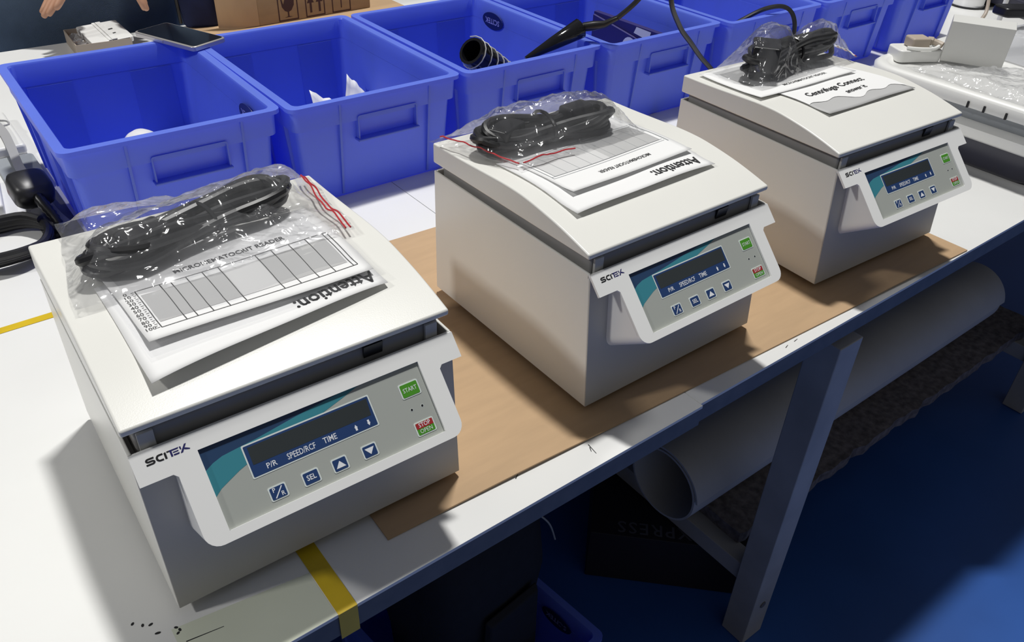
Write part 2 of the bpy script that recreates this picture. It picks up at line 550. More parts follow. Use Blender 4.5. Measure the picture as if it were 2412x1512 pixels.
def logo_strokes():
    """letters on a unit-height strip (y 0 bottom .. 1 top), returned as polygons: black ones, blue ones"""
    def stroke(pts, w):
        pts = [Vector((p[0], p[1])) for p in pts]
        L, R_ = [], []
        for i, p in enumerate(pts):
            d = (pts[min(i + 1, len(pts) - 1)] - pts[max(i - 1, 0)])
            d = d.normalized()
            n = Vector((-d.y, d.x)) * w / 2
            L.append(p + n)
            R_.append(p - n)
        return [tuple(x) for x in L] + [tuple(x) for x in reversed(R_)]
    w = 0.25
    arc = lambda cx, cy, rx, ry, a0, a1, n=7: [(cx + rx * math.cos(math.radians(a0 + (a1 - a0) * k / n)), cy + ry * math.sin(math.radians(a0 + (a1 - a0) * k / n))) for k in range(n + 1)]
    blk = []
    S = [(1.02, 0.9), (0.35, 0.9)] + arc(0.33, 0.70, 0.2, 0.2, 90, 270) + [(0.72, 0.5)] + arc(0.75, 0.30, 0.2, 0.2, 90, -90) + [(0.0, 0.1)]
    blk.append(stroke(S, w))
    Cc = [(2.05, 0.9), (1.62, 0.9)] + arc(1.60, 0.5, 0.3, 0.4, 90, 270) + [(2.0, 0.1)]
    blk.append(stroke(Cc, w))
    blk.append([(2.16, 0.0), (2.40, 0.0), (2.40, 1.0), (2.16, 0.92)])
    blk.append([(2.50, 0.80), (2.78, 0.80), (2.78, 1.0), (2.50, 1.0)])
    blu = []
    blu.append([(2.78, 0.80), (2.84, 0.80), (2.84, 0.0), (3.06, 0.0), (3.06, 0.80), (3.80, 0.80), (3.92, 1.0), (2.78, 1.0)])
    blu.append([(3.16, 0.44), (3.78, 0.44), (3.84, 0.60), (3.16, 0.60)])
    blu.append([(3.16, 0.02), (3.78, 0.02), (3.86, 0.24), (3.16, 0.24)])
    blu.append([(3.92, 0.0), (4.20, 0.0), (4.86, 1.12), (4.62, 1.12)])
    blu.append([(4.00, 0.58), (4.16, 0.50), (4.16, 0.98), (3.98, 1.0)])
    blu.append([(4.40, 0.52), (4.52, 0.30), (5.05, 0.10), (5.10, 0.24), (4.62, 0.56)])
    return blk, blu
LB, LU = logo_strokes()
LOGO_B = [flat_geo([p], 0.0) for p in LB]
LOGO_U = [flat_geo([p], 0.0) for p in LU]

def mm_flat(name, polys, m, parent, h, ext=0.00015):
    """flat printed shapes on the panel: polygons in panel mm (y down)"""
    g = [flat_geo(sp, 0.0) for sp in polys]
    mb = MB()
    for vs_, fs_ in g:
        n = len(vs_)
        mb.add([PM(p.x, p.y, h) for p in vs_], fs_)
    return mb.build(name, m, parent)

def mm_slab(name, outline, m, parent, h0, h1, bevel=0.0):
    b = MB()
    b.loft([[PM(x, y, h0) for x, y in outline], [PM(x, y, h1) for x, y in outline]])
    return b.build(name, m, parent, bevel=bevel)

def mm_text(name, txt, cx, cy, size, m, parent, h, bold=0.0, xs=1.0, shear=0.0):
    g = text_geo(txt, size, bold, xs=xs, ext=0.0, shear=shear)
    return geo_obj(name, g, lambda p: PM(cx + p.x, cy - p.y, h), m, parent)

def make_centrifuge(loc, rz, label, foot_z):
    t = thing('centrifuge', label, 'centrifuge', loc, rz, 'benchtop centrifuges on the table')
    # sheet metal housing: two sides, rear, base and a narrow top lip
    b = MB()
    side = [(0.0035, H0), (0.3004, H0), (0.3004, 0.1685 + H0), (0.0172, 0.1662 + H0)]
    b.prism_u(side, 0.0, 0.003)
    b.prism_u(side, W - 0.003, W)
    b.box((0.003, 0.2974, H0), (W - 0.003, 0.3004, 0.1685 + H0))
    b.box((0.003, 0.012, H0), (W - 0.003, 0.2974, H0 + 0.003))
    b.build('housing', M['machine'], t, bevel=0.0012)
    b = MB()
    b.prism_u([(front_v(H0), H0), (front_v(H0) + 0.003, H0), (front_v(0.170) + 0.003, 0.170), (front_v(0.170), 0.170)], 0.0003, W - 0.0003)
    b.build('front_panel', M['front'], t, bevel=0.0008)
    # charcoal bowl surround between housing and lid
    b = MB()
    b.box((0.008, 0.0245, 0.15), (W - 0.008, 0.294, 0.1795 + H0 - 0.0012))
    b.build('bowl_surround', M['chamber'], t, bevel=0.004)
    b = MB()
    b.box((0.003, 0.022, 0.148), (W - 0.003, 0.2974, 0.1525))
    b.build('deck', M['chamber'], t)
    for u0 in (0.010, W - 0.024):
        b = MB()
        b.box((u0, 0.0205, 0.160), (u0 + 0.012, 0.0238, 0.1885))
        b.build('hinge_bracket', M['bracket'], t, bevel=0.0005)
    b = MB()
    b.prism_u([(0.0210, 0.1895), (0.0244, 0.1895), (0.0244, 0.180), (0.0230, 0.177)], 0.196, 0.214)
    b.build('lid_latch', M['black'], t)
    # lid
    b = MB()
    prof = [(0.3014, 0.1790 + H0), (0.0198, 0.1810 + H0), (0.0198, 0.1872 + H0)]
    cat = catmull([(v, z + H0, 0) for v, z in reversed(LIDTOP)], 3)
    prof += [(p.x, p.y) for p in cat[1:]]
    b.prism_u(prof, -0.0005, W + 0.0005)
    b.build('lid', M['machine'], t, bevel=0.0022, seg=3)
    # bezel: T-shaped plate with a window, then the tapering console behind it
    r = 0.012
    outer = [(0.0, 0.0), (W, 0.0), (W, NOT)]
    outer += [(W - NUR + 0.003, NOT), (W - NUR, NOT + 0.003)]
    arcs = []
    for k in range(7):
        a = PI / 2 * k / 6
        arcs.append((W - NUR - r + r * math.cos(a), BB - r + r * math.sin(a)))
    for k in range(7):
        a = PI / 2 + PI / 2 * k / 6
        arcs.append((NUL + r + r * math.cos(a), BB - r + r * math.sin(a)))
    outer += arcs + [(NUL, NOT + 0.003), (NUL - 0.003, NOT), (0.0, NOT)]
    inner = [(PU, PD), (PU, PD + PH), (PU + PW, PD + PH), (PU + PW, PD)]
    g = flat_geo([outer, inner], 0.0014)
    bez = geo_obj('bezel', g, lambda p: BZ(p.x, p.y, p.z - 0.0014), M['bezel'], t)
    for p in bez.data.polygons:
        p.use_smooth = False
    bv = bez.modifiers.new('bevel', 'BEVEL')
    bv.width = 0.0007
    bv.segments = 2
    bv.limit_method = 'ANGLE'
    b = MB()
    fo = [(W - NUR, NOT + 0.001)] + arcs + [(NUL, NOT + 0.001)]
    zn = BZ(0, NOT, 0).z
    front_l = [BZ(u, d, -0.0026) for u, d in fo]
    back_l = []
    for u, d in fo:
        zb = zn + (d - NOT) / (BB - NOT) * (0.0761 - zn)
        back_l.append((u, front_v(zb) + 0.0012, zb))
    b.loft([front_l, back_l], False, False, closed=False)
    b.build('console', M['bezel'], t, smooth=True, angle=50)
    b = MB()   # folded white lip above the bezel
    b.prism_u([(TT[0], TT[1]), (TT[0] + 0.0035, TT[1] - 0.0008), (TT[0] + 0.0035, TT[1] - 0.010), (TT[0] + 0.0018, TT[1] - 0.003)], 0.0, W)
    b.build('bezel_lip', M['bezel'], t, bevel=0.0005)
    # printed logo on the bezel tab
    def lg(p):
        return BZ(0.0095 + p.x * 0.0063, 0.01095 - p.y * 0.0051, 0.00018)
    o = geo_obj('logo_print', LOGO_B, lg, M['ink'], t)
    geo_obj('logo_print_blue', LOGO_U, lg, M['bink'], o)
    # membrane control panel
    cp = mm_slab('control_panel', [(0, 0), (PW * 1000, 0), (PW * 1000, PH * 1000), (0, PH * 1000)], M['panel'], t, -0.0006, 0.0)
    h = 0.00012
    mm_flat('navy_swoosh', [[[(0, 0), (118, 0), (100, 2.0), (78, 4.2), (60, 6.6), (42.8, 8.8), (28, 10.0), (15, 11.2), (7, 13.6), (0.0, 17.2)]]], M['navy2'], cp, h)
    mm_flat('teal_swoosh', [[[(118, 0), (136, 0), (120, 4.6), (100, 9.8), (78, 14), (50, 18), (23, 26.6), (13.9, 30.5), (6, 34), (0, 38.5), (0, 17.2), (7, 13.6), (15, 11.2), (28, 10.0), (42.8, 8.8), (60, 6.6), (78, 4.2), (100, 2.0)]]], M['teal'], cp, h)
    fr = rrect(29.8, 9.9, 140.4, 37.5, 1.2)
    mm_flat('display_border', [[fr]], M['palekey'], cp, h * 2)
    wn = mm_flat('display_window', [[rrect(31.0, 11.1, 139.2, 36.4, 0.8)]], M['navy'], cp, h * 3)
    mm_slab('display_glass', [(34, 12.7), (137.8, 12.7), (136.6, 27.0), (33.8, 27.0)], M['lcd'], cp, h * 3, h * 3 + 0.0001)
    hh = h * 3 + 0.0001
    mm_text('display_caption', 'P/R', 46.8, 32.0, 6.2, M['white'], cp, hh, 0.05)
    mm_text('display_caption', 'SPEED/RCF', 72.0, 31.9, 6.9, M['white'], cp, hh, 0.05, xs=0.74)
    mm_text('display_caption', 'TIME', 97.0, 31.7, 6.9, M['white'], cp, hh, 0.05, xs=0.82)
    for ax in (120.5, 132.2):
        s = 1 if ax < 125 else -1
        mm_flat('arrow_mark', [[[(ax - 0.9, 32 + 2.4 * s), (ax - 0.9, 32), (ax - 1.5, 32), (ax, 32 - 2.6 * s), (ax + 1.5, 32), (ax + 0.9, 32), (ax + 0.9, 32 + 2.4 * s)]]], M['white'], cp, hh)
    def key(name, x0, y0, x1, y1, m, r=1.6):
        e = 0.00035
        mm_slab(name + '_border', rrect(x0, y0, x1, y1, r), M['palekey'], cp, 0.0, e)
        return mm_slab(name, rrect(x0 + 1.2, y0 + 1.1, x1 - 1.2, y1 - 1.1, r * 0.6), m, cp, e, e + 0.00025), e + 0.0004
    k_, e = key('preset_key', 36.4, 48.2, 51.0, 59.8, M['navy'])
    mm_text('key_glyph', 'P', 40.7, 51.6, 5.0, M['white'], cp, e, 0.05)
    mm_text('key_glyph', 'R', 46.9, 56.2, 5.0, M['white'], cp, e, 0.05)
    mm_flat('key_glyph', [[[(40.0, 57.8), (40.8, 58.2), (47.9, 50.3), (47.1, 49.9)]]], M['white'], cp, e)
    k_, e = key('select_key', 64.2, 48.2, 78.8, 59.8, M['navy'])
    mm_text('key_glyph', 'SEL', 71.5, 54.0, 6.0, M['white'], cp, e, 0.08, xs=0.92)
    k_, e = key('up_key', 90.0, 48.2, 103.8, 59.8, M['navy'])
    mm_flat('key_glyph', [[[(92.6, 56.8), (101.2, 56.8), (96.9, 51.2)]]], M['white'], cp, e)
    k_, e = key('down_key', 117.2, 48.2, 131.0, 59.8, M['navy'])
    mm_flat('key_glyph', [[[(119.8, 51.4), (128.4, 51.4), (124.1, 57.0)]]], M['white'], cp, e)
    k_, e = key('start_key', 167.8, 13.0, 186.6, 26.4, M['green'])
    mm_text('key_glyph', 'START', 177.2, 19.7, 5.4, M['palekey'], cp, e, 0.05, xs=0.85)
    k_, e = key('stop_key', 168.2, 48.4, 187.0, 61.0, M['green'])
    mm_flat('stop_patch', [[[(169.4, 49.5), (185.8, 49.5), (185.8, 54.6), (169.4, 54.6)]]], M['red'], cp, e - 0.00005)
    mm_text('key_glyph', 'STOP', 177.6, 52.0, 5.2, M['white'], cp, e, 0.05, xs=0.92)
    mm_text('key_glyph', 'OPEN', 177.6, 57.3, 5.2, M['palekey'], cp, e, 0.02, xs=0.92)
    for lx in (171.9, 182.3):
        mm_flat('indicator_lamp', [[[(lx + 1.5 * math.cos(2 * PI * k / 14), 37 + 1.5 * math.sin(2 * PI * k / 14)) for k in range(14)]]], M['palekey'], cp, h)
        mm_flat('indicator_lamp', [[[(lx + 1.1 * math.cos(2 * PI * k / 14), 36.9 + 1.1 * math.sin(2 * PI * k / 14)) for k in range(14)]]], M['ink'], cp, h * 2)
    # feet
    for (fu, fv), fz in zip(((0.03, 0.035), (W - 0.03, 0.035), (0.03, 0.265), (W - 0.03, 0.265)), foot_z):
        b = MB()
        b.tube([(fu, fv, fz), (fu, fv, H0 + 0.001)], [0.010, 0.012], 14)
        b.build('foot', M['rubber'], t)
    return t

POSE = [(-0.44669, 0.00750, -0.02050), (0.0, 0.0, 0.0), (0.42987, 0.00576, -0.04498)]
on_card = 0.0027
make_centrifuge((POSE[0][0], POSE[0][1], ZT), POSE[0][2], 'nearest white benchtop centrifuge, standing left of the cardboard sheet', (0.0, on_card, 0.0, on_card))
make_centrifuge((POSE[1][0], POSE[1][1], ZT), POSE[1][2], 'middle white benchtop centrifuge of three, on the cardboard sheet', (on_card,) * 4)
make_centrifuge((POSE[2][0], POSE[2][1], ZT), POSE[2][2], 'farthest white benchtop centrifuge, beside the white lidded tray at right', (on_card,) * 4)
MX = [Matrix.Translation((p[0], p[1], ZT)) @ Matrix.Rotation(p[2], 4, 'Z') for p in POSE]
def on_machine(o, i):
    o.matrix_world = MX[i]
    return o

# ------------------------------------------------------------------ papers on the lids
def paper_z(u, v, lift, plane):
    # a stiff sheet bridges the curved lid front
    return max(lidz(v) + lift, plane)

class Sheet:
    """a printed sheet: bilinear quad over the lid, corners FL, FR, RR, RL in machine (u, v)"""
    def __init__(s, c, zf, thick=0.0004, n=(24, 16)):
        s.c, s.zf, s.n = c, zf, n
    def uv(s, a, b_):
        c = s.c
        u = (c[0][0] * (1 - a) + c[1][0] * a) * (1 - b_) + (c[3][0] * (1 - a) + c[2][0] * a) * b_
        v = (c[0][1] * (1 - a) + c[1][1] * a) * (1 - b_) + (c[3][1] * (1 - a) + c[2][1] * a) * b_
        return u, v
    def at(s, a, b_, dz=0.0):
        u, v = s.uv(a, b_)
        return Vector((u, v, s.zf(u, v, a, b_) + dz))
    def mesh(s, name, m, parent=None):
        b = MB()
        b.grid(lambda a, c: s.at(a, c), *s.n)
        return b.build(name, m, parent, smooth=True, solid=0.0003)
    def patch(s, mbx, a0, b0, a1, b1, dz=0.0004, n=(10, 6)):
        mbx.grid(lambda p, q_: s.at(a0 + (a1 - a0) * p, b0 + (b1 - b0) * q_, dz), *n)

def chart_print(sh, parent, a0, b0, a1, b1, lines, big=None, flipped=False):
    """grey chart field with a ruled white margin and dark column lines"""
    b = MB()
    mb_ = (b1 - b0) * 0.14
    sh.patch(b, a0 + 0.01, b0 + mb_, a1 - 0.03, b1 - mb_, 0.0004)
    b.build('chart_field', M['greyprint'], parent)
    if big:
        b = MB()
        sh.patch(b, big[0], b0 + mb_, big[1], b1 - mb_, 0.00048)
        b.build('chart_pale_field', M['lightprint'], parent)
    b = MB()
    w = 0.0018
    for l in lines:
        sh.patch(b, l - w, b0, l + w, b1, 0.00056, (1, 8))
    for bb_ in (b0, b1):
        sh.patch(b, a0, bb_ - 0.0025, a1, bb_ + 0.0025, 0.00056, (14, 1))
    for aa in (a0, a1 - 0.02, a1):
        sh.patch(b, aa - w, b0, aa + w, b1, 0.00056, (1, 8))
    b.build('chart_lines', M['line'], parent)

def sheet_text(sh, parent, txt, a, b_, size, m, rot180=False, bold=0.0, xs=1.0, shear=0.0, name='printed_words', ys=1.0):
    g = text_geo(txt, size, bold, xs=xs, ext=0.0, shear=shear)
    c = sh.c
    du = (Vector(c[1]) - Vector(c[0])).length
    dv = (Vector(c[3]) - Vector(c[0])).length
    s = -1 if rot180 else 1
    return geo_obj(name, g, lambda p: sh.at(a + s * p.x / du, b_ + s * ys * p.y / dv, 0.0006), m, parent)

# --- machine 1
def zf_att(i, plane, curl):
    def zf(u, v, a, b_):
        z = max(lidz(v) + 0.0014, plane - 0.02 * max(0, 0.10 - v))
        return z + curl * max(0, 1 - b_ * 3.2) ** 1.5 * (math.sin(a * PI) ** 0.7) + 0.0006 * math.sin(a * 9 + i)
    return zf
s1 = Sheet([(0.033, 0.042), (0.246, 0.066), (0.242, 0.200), (0.030, 0.186)], zf_att(0, H0 + 0.2035, 0.004))
o = on_machine(s1.mesh('paper_sheet', M['paper']), 0)
tag(o, 'white paper headed Attention on the nearest centrifuge lid', 'paper', 'printed sheets on the centrifuge lids')
sheet_text(s1, o, 'Attention:', 0.79, 0.125, 0.0195, M['ink'], True, 0.00035, xs=0.98, ys=1.3)
def zf_book(i, base):
    def zf(u, v, a, b_):
        return max(lidz(v), H0 + base) + 0.0036 + 0.0008 * math.sin(a * 5 + b_ * 3 + i) + 0.0012 * max(0, 1 - b_ * 4)
    return zf
s1b = Sheet([(0.045, 0.082), (0.2415, 0.0835), (0.240, 0.222), (0.037, 0.215)], zf_book(1, 0.2055))
bk = on_machine(s1b.mesh('chart_booklet', M['paper']), 0)
tag(bk, 'chart page in a clear sleeve with numbered scale, on the nearest centrifuge', 'booklet', 'chart pages on the centrifuge lids')
A1 = lambda u: (u - 0.045) / 0.1965
chart_print(s1b, bk, A1(0.060), 0.105, A1(0.2335), 0.56, [A1(x) for x in (0.080, 0.089, 0.102, 0.116, 0.130, 0.164, 0.179, 0.196, 0.212)], (A1(0.131), A1(0.163)))
sheet_text(s1b, bk, 'MICROHEMATOCRIT READER', 0.52, 0.66, 0.0095, M['ink'], False, 0.0001, xs=0.8)
for k in range(11):
    sheet_text(s1b, bk, str(100 - k * 10), 0.035, 0.12 + k * 0.043, 0.0062, M['line'], False)
b = MB()
for k in range(21):
    s1b.patch(b, 0.058, 0.11 + k * 0.022, 0.058 + (0.013 if k % 2 == 0 else 0.008), 0.114 + k * 0.022, 0.0005, (1, 1))
b.build('scale_ticks', M['line'], bk)
ss1 = Sheet([(0.041, 0.066), (0.249, 0.074), (0.247, 0.232), (0.031, 0.222)], lambda u, v, a, b_: max(lidz(v), H0 + 0.2045) + 0.0036 + 0.001 * math.sin(7 * a) * math.sin(5 * b_) + (0.001 if 0.05 < a < 0.95 and b_ > 0.1 else -0.0008))
b = MB()
b.grid(lambda a, c: ss1.at(a, c), 26, 18)
ob = b.build('clear_sleeve', M['sleeve'], bk, smooth=True)
# --- machine 2
s2 = Sheet([(0.0255, 0.069), (0.243, 0.0725), (0.240, 0.205), (0.022, 0.205)], zf_att(1, H0 + 0.2045, 0.0028))
o = on_machine(s2.mesh('paper_sheet', M['paper']), 1)
tag(o, 'white paper headed Attention on the middle centrifuge lid', 'paper', 'printed sheets on the centrifuge lids')
sheet_text(s2, o, 'Attention:', 0.78, 0.135, 0.0185, M['ink'], True, 0.0004, xs=0.98, ys=1.2)
s2b = Sheet([(0.045, 0.0985), (0.2375, 0.1055), (0.232, 0.236), (0.033, 0.226)], zf_book(2, 0.2062))
bk = on_machine(s2b.mesh('chart_booklet', M['paper']), 1)
tag(bk, 'upside-down chart page with pale grey table, on the middle centrifuge', 'booklet', 'chart pages on the centrifuge lids')
b = MB()
s2b.patch(b, 0.055, 0.30, 0.93, 0.70, 0.0004)
b.build('chart_field', M['lightprint'], bk)
b = MB()
s2b.patch(b, 0.50, 0.30, 0.93, 0.70, 0.00048)
b.build('chart_dark_field', M['greyprint'], bk)
b = MB()
for k in range(10):
    a = 0.055 + k * 0.0972
    s2b.patch(b, a - 0.001, 0.30, a + 0.001, 0.70, 0.00056, (1, 6))
for bb_ in (0.27, 0.30, 0.70, 0.73):
    s2b.patch(b, 0.03, bb_ - 0.002, 0.95, bb_ + 0.002, 0.00056, (12, 1))
s2b.patch(b, 0.028, 0.27, 0.032, 0.73, 0.00056, (1, 6))
s2b.patch(b, 0.965, 0.24, 0.970, 0.74, 0.00056, (1, 6))
b.build('chart_lines', M['greyplastic'], bk)
sheet_text(s2b, bk, 'MICROHEMATOCRIT READER', 0.52, 0.155, 0.0075, M['line'], True, 0.0001, xs=0.82)
# --- machine 3
s3 = Sheet([(0.058, 0.086), (0.260, 0.089), (0.232, 0.215), (0.045, 0.205)], zf_att(2, H0 + 0.2062, 0.0))
b = MB()
b.grid(lambda a, c: s3.at(a, c, -0.0002), 24, 16)
o = on_machine(b.build('paper_sheet', M['greyprint'], smooth=True, solid=0.0003), 2)
tag(o, 'grey sheet with torn white strip and the word Centrifuge, on the farthest centrifuge', 'paper', 'printed sheets on the centrifuge lids')
def torn(a, c):
    lo = 0.235 + 0.05 * math.sin(a * 9.0) + 0.035 * math.sin(a * 21 + 1) - 0.16 * a ** 3
    lo = max(0.02, lo)
    return s3.at(a, lo + (1 - lo) * c, 0.0006)
b = MB()
b.grid(torn, 30, 12)
st = b.build('white_strip', M['paper'], o, smooth=True)
def s3t(txt, a, b_, size, xs):
    g = text_geo(txt, size, 0.0002, xs=xs, ext=0.0, shear=0.1)
    return geo_obj('printed_words', g, lambda p: s3.at(a + p.x / 0.202, b_ + p.y / 0.125, 0.0013), M['ink'], st)
s3t('Centrifuge Connect', 0.46, 0.455, 0.0165, 1.02)
s3t('answer it', 0.56, 0.295, 0.0125, 1.0)
s3b = Sheet([(0.008, 0.163), (0.222, 0.166), (0.222, 0.285), (0.014, 0.284)], zf_book(3, 0.203))
bk = on_machine(s3b.mesh('chart_booklet', M['paper']), 2)
tag(bk, 'chart page half hidden under the gathered cord bag, on the farthest centrifuge', 'booklet', 'chart pages on the centrifuge lids')
b = MB()
s3b.patch(b, 0.12, 0.34, 0.80, 0.86, 0.0004)
b.build('chart_field', M['greyprint'], bk)
sheet_text(s3b, bk, 'MICROHEMATOCRIT READER', 0.56, 0.17, 0.0085, M['line'], False, 0.0001, xs=0.85)

# ------------------------------------------------------------------ cord bundles and their bags
def cord_coil(name, label, i, c, ang, ax, by, turns, r, z0, zr, seed, pinch=0.45, group='bagged mains cords'):
    rnd = random.Random(seed)
    t = thing(name, label, 'cord', (0, 0, 0), 0, group)
    t.matrix_world = MX[i]
    pts = []
    ca, sa = math.cos(ang), math.sin(ang)
    for k in range(turns):
        a_ = ax * rnd.uniform(0.90, 1.03)
        b_ = by * rnd.uniform(0.55, 1.1)
        ox, oy = rnd.uniform(-0.006, 0.006), rnd.uniform(-0.005, 0.005)
        zz = z0 + zr * rnd.random()
        tl = rnd.uniform(-0.004, 0.004)
        for s in range(14):
            th = 2 * PI * s / 14
            x = a_ * math.cos(th) + ox
            w_ = b_ * (pinch + (1 - pinch) * abs(math.cos(th)) ** 1.2)
            y = w_ * math.sin(th) * 1.35 + oy
            z = zz + 0.006 * math.sin(th * 2 + k) + tl * math.cos(th)
            pts.append((c[0] + ca * x - sa * y, c[1] + sa * x + ca * y, max(z, z0)))
    path = catmull(pts, 3)
    b = MB()
    b.tube(path, r, 8)
    b.build('cable', M['rubber'], t, smooth=True)
    return t, ca, sa
def add_tie(t, c, ca, sa, x, z, w, h):
    b = MB()
    ring = []
    for k in range(16):
        a = 2 * PI * k / 16
        y = w * math.cos(a)
        ring.append((c[0] + ca * x - sa * y, c[1] + sa * x + ca * y, z + h * math.sin(a)))
    b.tube(ring, 0.0022, 6, closed=True)
    b.build('cable_tie', M['black'], t, smooth=True)
def add_plug(t, c, ca, sa, x, y, z, L, wd, ht, a2=0.0):
    b = MB()
    m = Matrix.Translation((c[0] + ca * x - sa * y, c[1] + sa * x + ca * y, z)) @ Matrix.Rotation(math.atan2(sa, ca) + a2, 4, 'Z')
    b.box((-L / 2, -wd / 2, -ht / 2), (L / 2, wd / 2, ht / 2), m)
    b.build('connector', M['black'], t, bevel=0.004, seg=2)

def bag(label, i, corners, hfun, seed, m, nx=64, ny=44, zlift=0.0070, amp=0.004, group='clear zip bags holding mains cords', name='zip_bag', world=None, zfun=None):
    t = thing(name, label, 'bag', (0, 0, 0), 0, group)
    t.matrix_world = MX[i] if world is None else world
    zf = zfun or (lambda u, v: lidz(min(max(v, 0.02), 0.3014)))
    def base(s, q_):
        c = corners
        w1 = 0.004 * noise.noise(Vector((s * 5, q_ * 5, seed)))
        u = (c[0][0] * (1 - s) + c[1][0] * s) * (1 - q_) + (c[3][0] * (1 - s) + c[2][0] * s) * q_ + w1
        v = (c[0][1] * (1 - s) + c[1][1] * s) * (1 - q_) + (c[3][1] * (1 - s) + c[2][1] * s) * q_ + w1
        return u, v
    def crease(u, v):
        p = Vector((u * 26, v * 34, seed * 3.1))
        r1 = 1 - abs(noise.noise(p)) * 2.2
        p2 = Vector((u * 70 + 3, v * 80, seed * 1.7))
        r2 = 1 - abs(noise.noise(p2)) * 2.0
        return amp * (0.75 * r1 + 0.4 * r2)
    def top(s, q_):
        u, v = base(s, q_)
        e = min(s, 1 - s, q_, 1 - q_)
        k = min(1.0, e * 7)
        k = k * k * (3 - 2 * k)
        edge_w = 0.003 * (noise.noise(Vector((s * 9, q_ * 9, seed + 5))) + 0.6) * min(1, e * 20 + 0.25)
        return (u, v, zf(u, v) + zlift + k * (hfun(u, v) + crease(u, v)) + edge_w)
    def bot(s, q_):
        u, v = base(s, q_)
        x_, y_, zt = top(s, q_)
        return (u, v, min(zt, zf(u, v) + zlift))
    b = MB()
    b.grid(top, nx, ny)
    o = b.build('film', m, t, smooth=True, angle=180)
    return t, top

def zip_strip(t, top, s0, q0, s1, q1, n=26, dz=0.0012, m='zipred', r=0.0009):
    pts = []
    for k in range(n + 1):
        a = k / n
        p = Vector(top(s0 + (s1 - s0) * a, q0 + (q1 - q0) * a))
        pts.append(p + Vector((0, 0, dz)))
    b = MB()
    b.tube(pts, r, 6)
    b.build('zip_strip', M[m], t, smooth=True)

# first bag
zl = H0 + 0.2085
c1 = (0.130, 0.222)
t, ca, sa = cord_coil('mains_lead', 'black coiled mains cord in the zip bag on the nearest centrifuge', 0, c1, 0.22, 0.100, 0.031, 7, 0.0045, zl + 0.0085, 0.016, 3, pinch=0.32)
add_tie(t, c1, ca, sa, 0.012, zl + 0.018, 0.024, 0.013)
add_plug(t, c1, ca, sa, -0.045, 0.006, zl + 0.018, 0.045, 0.026, 0.020, 0.2)
add_plug(t, c1, ca, sa, 0.05, -0.01, zl + 0.016, 0.040, 0.022, 0.018, -0.3)
def h1(u, v):
    d = (v - (0.222 + (u - 0.13) * 0.22)) / 0.036
    e = max(0.0, 1 - ((u - 0.13) / 0.128) ** 4)
    return 0.033 * math.exp(-d * d) * (0.45 + 0.55 * e) + 0.012 * math.exp(-((v - 0.29) / 0.03) ** 2) * (1.2 - u * 2)
t, top = bag('clear zip bag with red strip at right, on the nearest centrifuge', 0, [(0.008, 0.150), (0.258, 0.148), (0.272, 0.282), (0.030, 0.318)], h1, 1.3, M['film'], amp=0.0055)
zip_strip(t, top, 0.965, 0.02, 0.955, 0.98)
zip_strip(t, top, 0.985, 0.02, 0.975, 0.98)
# second bag
c2 = (0.108, 0.225)
t, ca, sa = cord_coil('mains_lead', 'black coiled mains cord in the zip bag on the middle centrifuge', 1, c2, -0.12, 0.090, 0.031, 8, 0.0045, zl + 0.0085, 0.020, 7, pinch=0.35)
add_tie(t, c2, ca, sa, 0.0, zl + 0.020, 0.026, 0.015)
add_plug(t, c2, ca, sa, -0.055, -0.004, zl + 0.022, 0.045, 0.028, 0.022, 0.5)
add_plug(t, c2, ca, sa, 0.05, 0.008, zl + 0.026, 0.040, 0.024, 0.018, 0.2)
def h2(u, v):
    d = (v - (0.225 - (u - 0.108) * 0.12)) / 0.034
    e = max(0.0, 1 - ((u - 0.108) / 0.115) ** 4)
    return 0.038 * math.exp(-d * d) * e + 0.004
t, top = bag('crumpled clear zip bag with red strip at left, on the middle centrifuge', 1, [(0.030, 0.168), (0.222, 0.166), (0.216, 0.268), (-0.012, 0.292)], h2, 4.1, M['film'], amp=0.007)
zip_strip(t, top, 0.02, 0.06, 0.05, 0.97)
zip_strip(t, top, 0.04, 0.045, 0.42, 0.03)
# third bag: gathered in the middle
c3 = (0.150, 0.236)
t, ca, sa = cord_coil('mains_lead', 'black bundled mains cord in the gathered bag on the farthest centrifuge', 2, c3, 0.10, 0.105, 0.026, 9, 0.0042, zl + 0.011, 0.026, 12, pinch=0.2)
add_tie(t, c3, ca, sa, 0.0, zl + 0.026, 0.022, 0.020)
add_plug(t, c3, ca, sa, -0.070, -0.002, zl + 0.032, 0.055, 0.040, 0.038, 0.6)
add_plug(t, c3, ca, sa, 0.055, 0.002, zl + 0.026, 0.065, 0.026, 0.026, 0.05)
def h3(u, v):
    x = u - 0.150
    vc = 0.236 + x * 0.10
    wl = 0.036 if x < 0 else 0.028
    pinch = 1 - 0.45 * math.exp(-(x / 0.022) ** 2)
    hl = 0.062 if x < 0 else 0.045
    d = (v - vc) / (wl * pinch)
    e = max(0.0, 1 - (x / 0.140) ** 6)
    return hl * pinch * math.exp(-d * d) * e + 0.003
t, top = bag('clear bag gathered in the middle by a tie, on the farthest centrifuge', 2, [(0.034, 0.184), (0.282, 0.204), (0.304, 0.262), (0.022, 0.282)], h3, 8.6, M['film'], amp=0.008)
zip_strip(t, top, 0.955, 0.05, 0.965, 0.95, m='white')
zip_strip(t, top, 0.975, 0.05, 0.985, 0.95, m='zipred')

